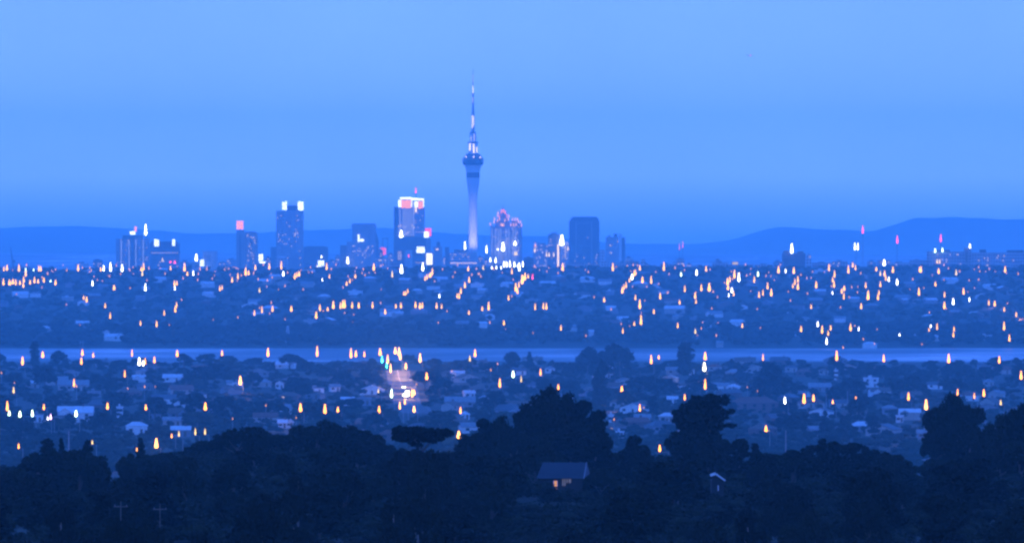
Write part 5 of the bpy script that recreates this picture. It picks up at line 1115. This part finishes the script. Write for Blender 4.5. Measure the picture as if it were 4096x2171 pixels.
# red-tipped masts and other thin things
def radio_mast(px, row, label, lamp, k=(7, 33), d=9200, two=False, group='radio masts on the skyline'):
    t = Tower('radio_mast', label, 'mast', px, d, group); h = t.Z(row); mb = MB()
    for sx in (-1, 1):
        for sy in (-1, 1): mb.bar((sx*1.3, sy*1.3, -1), (sx*.25, sy*.25, h), .14, .1, 4)
    n_ = max(4, int(h / 6))
    for i in range(n_):
        a, b_ = 1.3 - 1.05*i/n_, 1.3 - 1.05*(i+1)/n_; z0, z1 = h*i/n_, h*(i+1)/n_
        for sx, sy in ((-1,-1),(1,-1),(1,1),(-1,1)):
            mb.bar((sx*a, sy*a, z0), (-sy*b_, sx*b_, z1), .08, n=3)
    mb.build('lattice', M['steel'], t.o)
    for q in ((-6, 6) if two else (0,)):
        t.light('beacon', px + q, row, k[0], k[1], lamp, 0)
radio_mast(3451, 934, 'tallest lattice mast with red lamp, on right skyline', 'r'); radio_mast(3589, 974, 'lattice mast with red lamp, second of the three on right skyline', 'r'); radio_mast(3763, 968, 'lattice mast with red lamp near the long ridge building', 'r')
radio_mast(3425, 1000, 'short mast with twin white lamps, left of tallest red mast', 'w', (5, 30), two=True)
radio_mast(2718, 1000, 'thin mast with faint pink lamp, left of a close pair', 'p1', (3, 28)); radio_mast(2731, 992, 'thin mast with faint pink lamp, right of a close pair', 'p1', (3, 28))
t = Tower('harbour_crane', 'faint dark leaning harbour crane at left end of skyline', 'crane', 48, 11900)
MB().bar((t.X(56), 4, -1), (t.X(50), 4, t.Z(1042)), 1.6, 1.3).build('tower', M['concrete_dark'], t.o); MB().bar((t.X(50), 4, t.Z(1045)), (t.X(41), 4, t.Z(986)), 1.3, .4).build('jib', M['concrete_dark'], t.o); MB().box(t.X(46), t.X(60), 2, 7, t.Z(1052), t.Z(1040)).build('cab', M['concrete_dark'], t.o)
def pylon(px, row, d, label):
    x = ray(px, row)[0] * d; g0 = gz(x, d); h = P(px, row, d).z - g0; o = empty('pylon', (x, d, g0)); mb = MB(); w = h * .13
    for sx in (-1, 1):
        for sy in (-1, 1): mb.bar((sx*w, sy*w, 0), (sx*.5, sy*.5, h), .32, .2, 4)
    for i in range(8):
        a, b_ = w + (.5-w)*i/8, w + (.5-w)*(i+1)/8
        for sx, sy in ((-1,-1),(1,-1),(1,1),(-1,1)): mb.bar((sx*a, sy*a, h*i/8), (-sy*b_, sx*b_, h*(i+1)/8), .18, n=3)
    mb.build('lattice', M['pole_white'], o); cb = MB()
    for k in (.7, .83, .95): cb.bar((-h*.14*(1.2-k*.5), 0, h*k), (h*.14*(1.2-k*.5), 0, h*k), .25, n=4)
    cb.build('crossarm', M['pole_white'], o); tag(o, label, 'pylon', 'pylons by the inlet')
pylon(1151, 1302, 6345, 'pale power pylon on far shore left of the lamplit road'); pylon(1970, 1374, 6340, 'thin pale power pylon on far shore right of the lamplit road'); pylon(3660, 1335, 6345, 'pale power pylon on far shore at right')
for px in (322, 332): 
    d = 5545.0; x = ray(px, 1440)[0]*d; o = empty('channel_post', (x, d, gz(x, d))); MB().lathe([(.35,-1),(.3,14)], 6).build('post', M['steel'], o); MB().lathe([(.6,14),(.6,15),(.1,16)], 6).build('topmark', M['steel'], o)
    tag(o, 'thin dark post by the inlet, ' + ('left' if px == 322 else 'right') + ' of a close pair near left edge', 'post', 'posts at the water edge')
# aircraft high over the right of the city
p = P(3001, 223, 9000); o = empty('aeroplane', p, R(35)); o.scale = (.4, .4, .4)
mb = MB(); mb.bar((-9,0,0),(7,0,0),1.0,1.0,10).bar((7,0,0),(9.5,0,-.1),1.0,.25,10).bar((-9,0,0),(-13,0,.5),1.0,.3,10); mb.build('fuselage', M['white_wall'], o)
mb = MB(); mb.add([(2,0,-.3),(-1,12,.3),(-2.6,12,.3),(-1.6,0,-.3),(2,0,-.05),(-1,12,.4),(-2.6,12,.4),(-1.6,0,-.05)], [(0,1,2,3),(7,6,5,4),(0,4,5,1),(2,6,7,3),(1,5,6,2)]); mb.add([(x, -y, z) for x, y, z in mb.v[:8]], [(3,2,1,0),(4,5,6,7),(1,5,4,0),(3,7,6,2),(2,6,5,1)]); mb.build('wing', M['white_wall'], o)
mb = MB(); mb.add([(-9,-.12,.8),(-12.5,-.12,.8),(-13.5,-.12,4.2),(-12,-.12,4.2),(-9,.12,.8),(-12.5,.12,.8),(-13.5,.12,4.2),(-12,.12,4.2)], [(0,1,2,3),(7,6,5,4),(0,4,5,1),(1,5,6,2),(2,6,7,3),(3,7,4,0)]); mb.build('tail', M['white_wall'], o)
q = link('beacon', LMESH['p1'], o, (0, 0, -2.6)); q.scale = (2.4, 2.4, 7)
tag(o, 'tiny aeroplane with faint pink beacon alone in the sky, upper right', 'aeroplane')

# ------------------------------------------------------------------ air
hz = bpy.data.materials.new('air'); nn, ll = nodes_of(hz); nn.remove(nn['Principled BSDF'])
pv = nn.new('ShaderNodeVolumePrincipled'); pv.inputs['Color'].default_value = (*HAZE_COL, 1); pv.inputs['Density'].default_value = HAZE_K; pv.inputs['Anisotropy'].default_value = HAZE_G
ll.new(pv.outputs[0], nn['Material Output'].inputs['Volume'])
o = MB().box(-7200, 7200, -700, 20600, -12, 350).build('haze', hz); tag(o, 'pale blue evening haze over the whole city', kind='stuff')

# ------------------------------------------------------------------ light
w = bpy.data.worlds.new('World'); scene.world = w; w.use_nodes = True; nn, ll = w.node_tree.nodes, w.node_tree.links; bg = nn['Background']
sk = nn.new('ShaderNodeTexSky'); sk.sky_type = 'NISHITA'; sk.sun_disc = False; sk.sun_elevation = R(4); sk.sun_rotation = R(180)
tc = nn.new('ShaderNodeTexCoord'); sp = nn.new('ShaderNodeSeparateXYZ'); ll.new(tc.outputs['Generated'], sp.inputs[0])
rp = nn.new('ShaderNodeValToRGB'); cr = rp.color_ramp; cr.interpolation = 'LINEAR'
ad = nn.new('ShaderNodeMath'); ad.operation = 'ADD'; ad.inputs[1].default_value = .02; ll.new(sp.outputs['Z'], ad.inputs[0]); ll.new(ad.outputs[0], rp.inputs['Fac'])
cr.elements[0].position = .0165; cr.elements[0].color = (*SKY_HOR, 1); cr.elements[1].position = 1.0; cr.elements[1].color = (*SKY_TOP, 1)
for q_, c_ in ((.0238, SKY_LOW), (.05, SKY_LOW2), (.32, SKY_MID)): e = cr.elements.new(q_); e.color = (*c_, 1)
tn = nn.new('ShaderNodeMix'); tn.data_type = 'RGBA'; tn.blend_type = 'MULTIPLY'; tn.inputs['Factor'].default_value = 1
ll.new(sk.outputs[0], tn.inputs['A']); tn.inputs['B'].default_value = (.10, .30, 1.0, 1)
mx = nn.new('ShaderNodeMix'); mx.data_type = 'RGBA'; mx.blend_type = 'MIX'; mx.inputs['Factor'].default_value = .93
ll.new(tn.outputs['Result'], mx.inputs['A']); ll.new(rp.outputs['Color'], mx.inputs['B'])
nz = nn.new('ShaderNodeTexNoise'); nz.inputs['Scale'].default_value = 30; nz.inputs['Detail'].default_value = 4      # uneven thin mist
mp = nn.new('ShaderNodeMapping'); mp.inputs['Scale'].default_value = (1, 1, 1.4); ll.new(tc.outputs['Generated'], mp.inputs['Vector']); ll.new(mp.outputs[0], nz.inputs['Vector'])
mr = nn.new('ShaderNodeMapRange'); mr.inputs['From Min'].default_value = .3; mr.inputs['From Max'].default_value = .7; mr.inputs['To Min'].default_value = .955; mr.inputs['To Max'].default_value = 1.045; ll.new(nz.outputs['Fac'], mr.inputs['Value'])
vm = nn.new('ShaderNodeVectorMath'); vm.operation = 'SCALE'; ll.new(mx.outputs['Result'], vm.inputs[0]); ll.new(mr.outputs['Result'], vm.inputs['Scale'])
ll.new(vm.outputs[0], bg.inputs['Color']); bg.inputs['Strength'].default_value = SKY_STR
sun = bpy.data.lights.new('sun', 'SUN'); sun.energy = .12; sun.angle = R(30); sun.color = (.55, .72, 1.0)
so = bpy.data.objects.new('sun', sun); COL.objects.link(so); so.rotation_euler = (R(60), 0, R(10))
vs = scene.view_settings; vs.view_transform = 'Standard'; vs.look = 'None'; vs.exposure = EXPO; vs.gamma = 1
finish_labels()
cy = scene.cycles
cy.use_denoising = True; cy.denoiser = 'OPENIMAGEDENOISE'; cy.denoising_input_passes = 'RGB_ALBEDO_NORMAL'
cy.max_bounces = 4; cy.diffuse_bounces = 2; cy.glossy_bounces = 2; cy.volume_bounces = 1; cy.transmission_bounces = 2
cy.sample_clamp_indirect = 2.0; cy.filter_width = 2.5; cy.use_adaptive_sampling = False
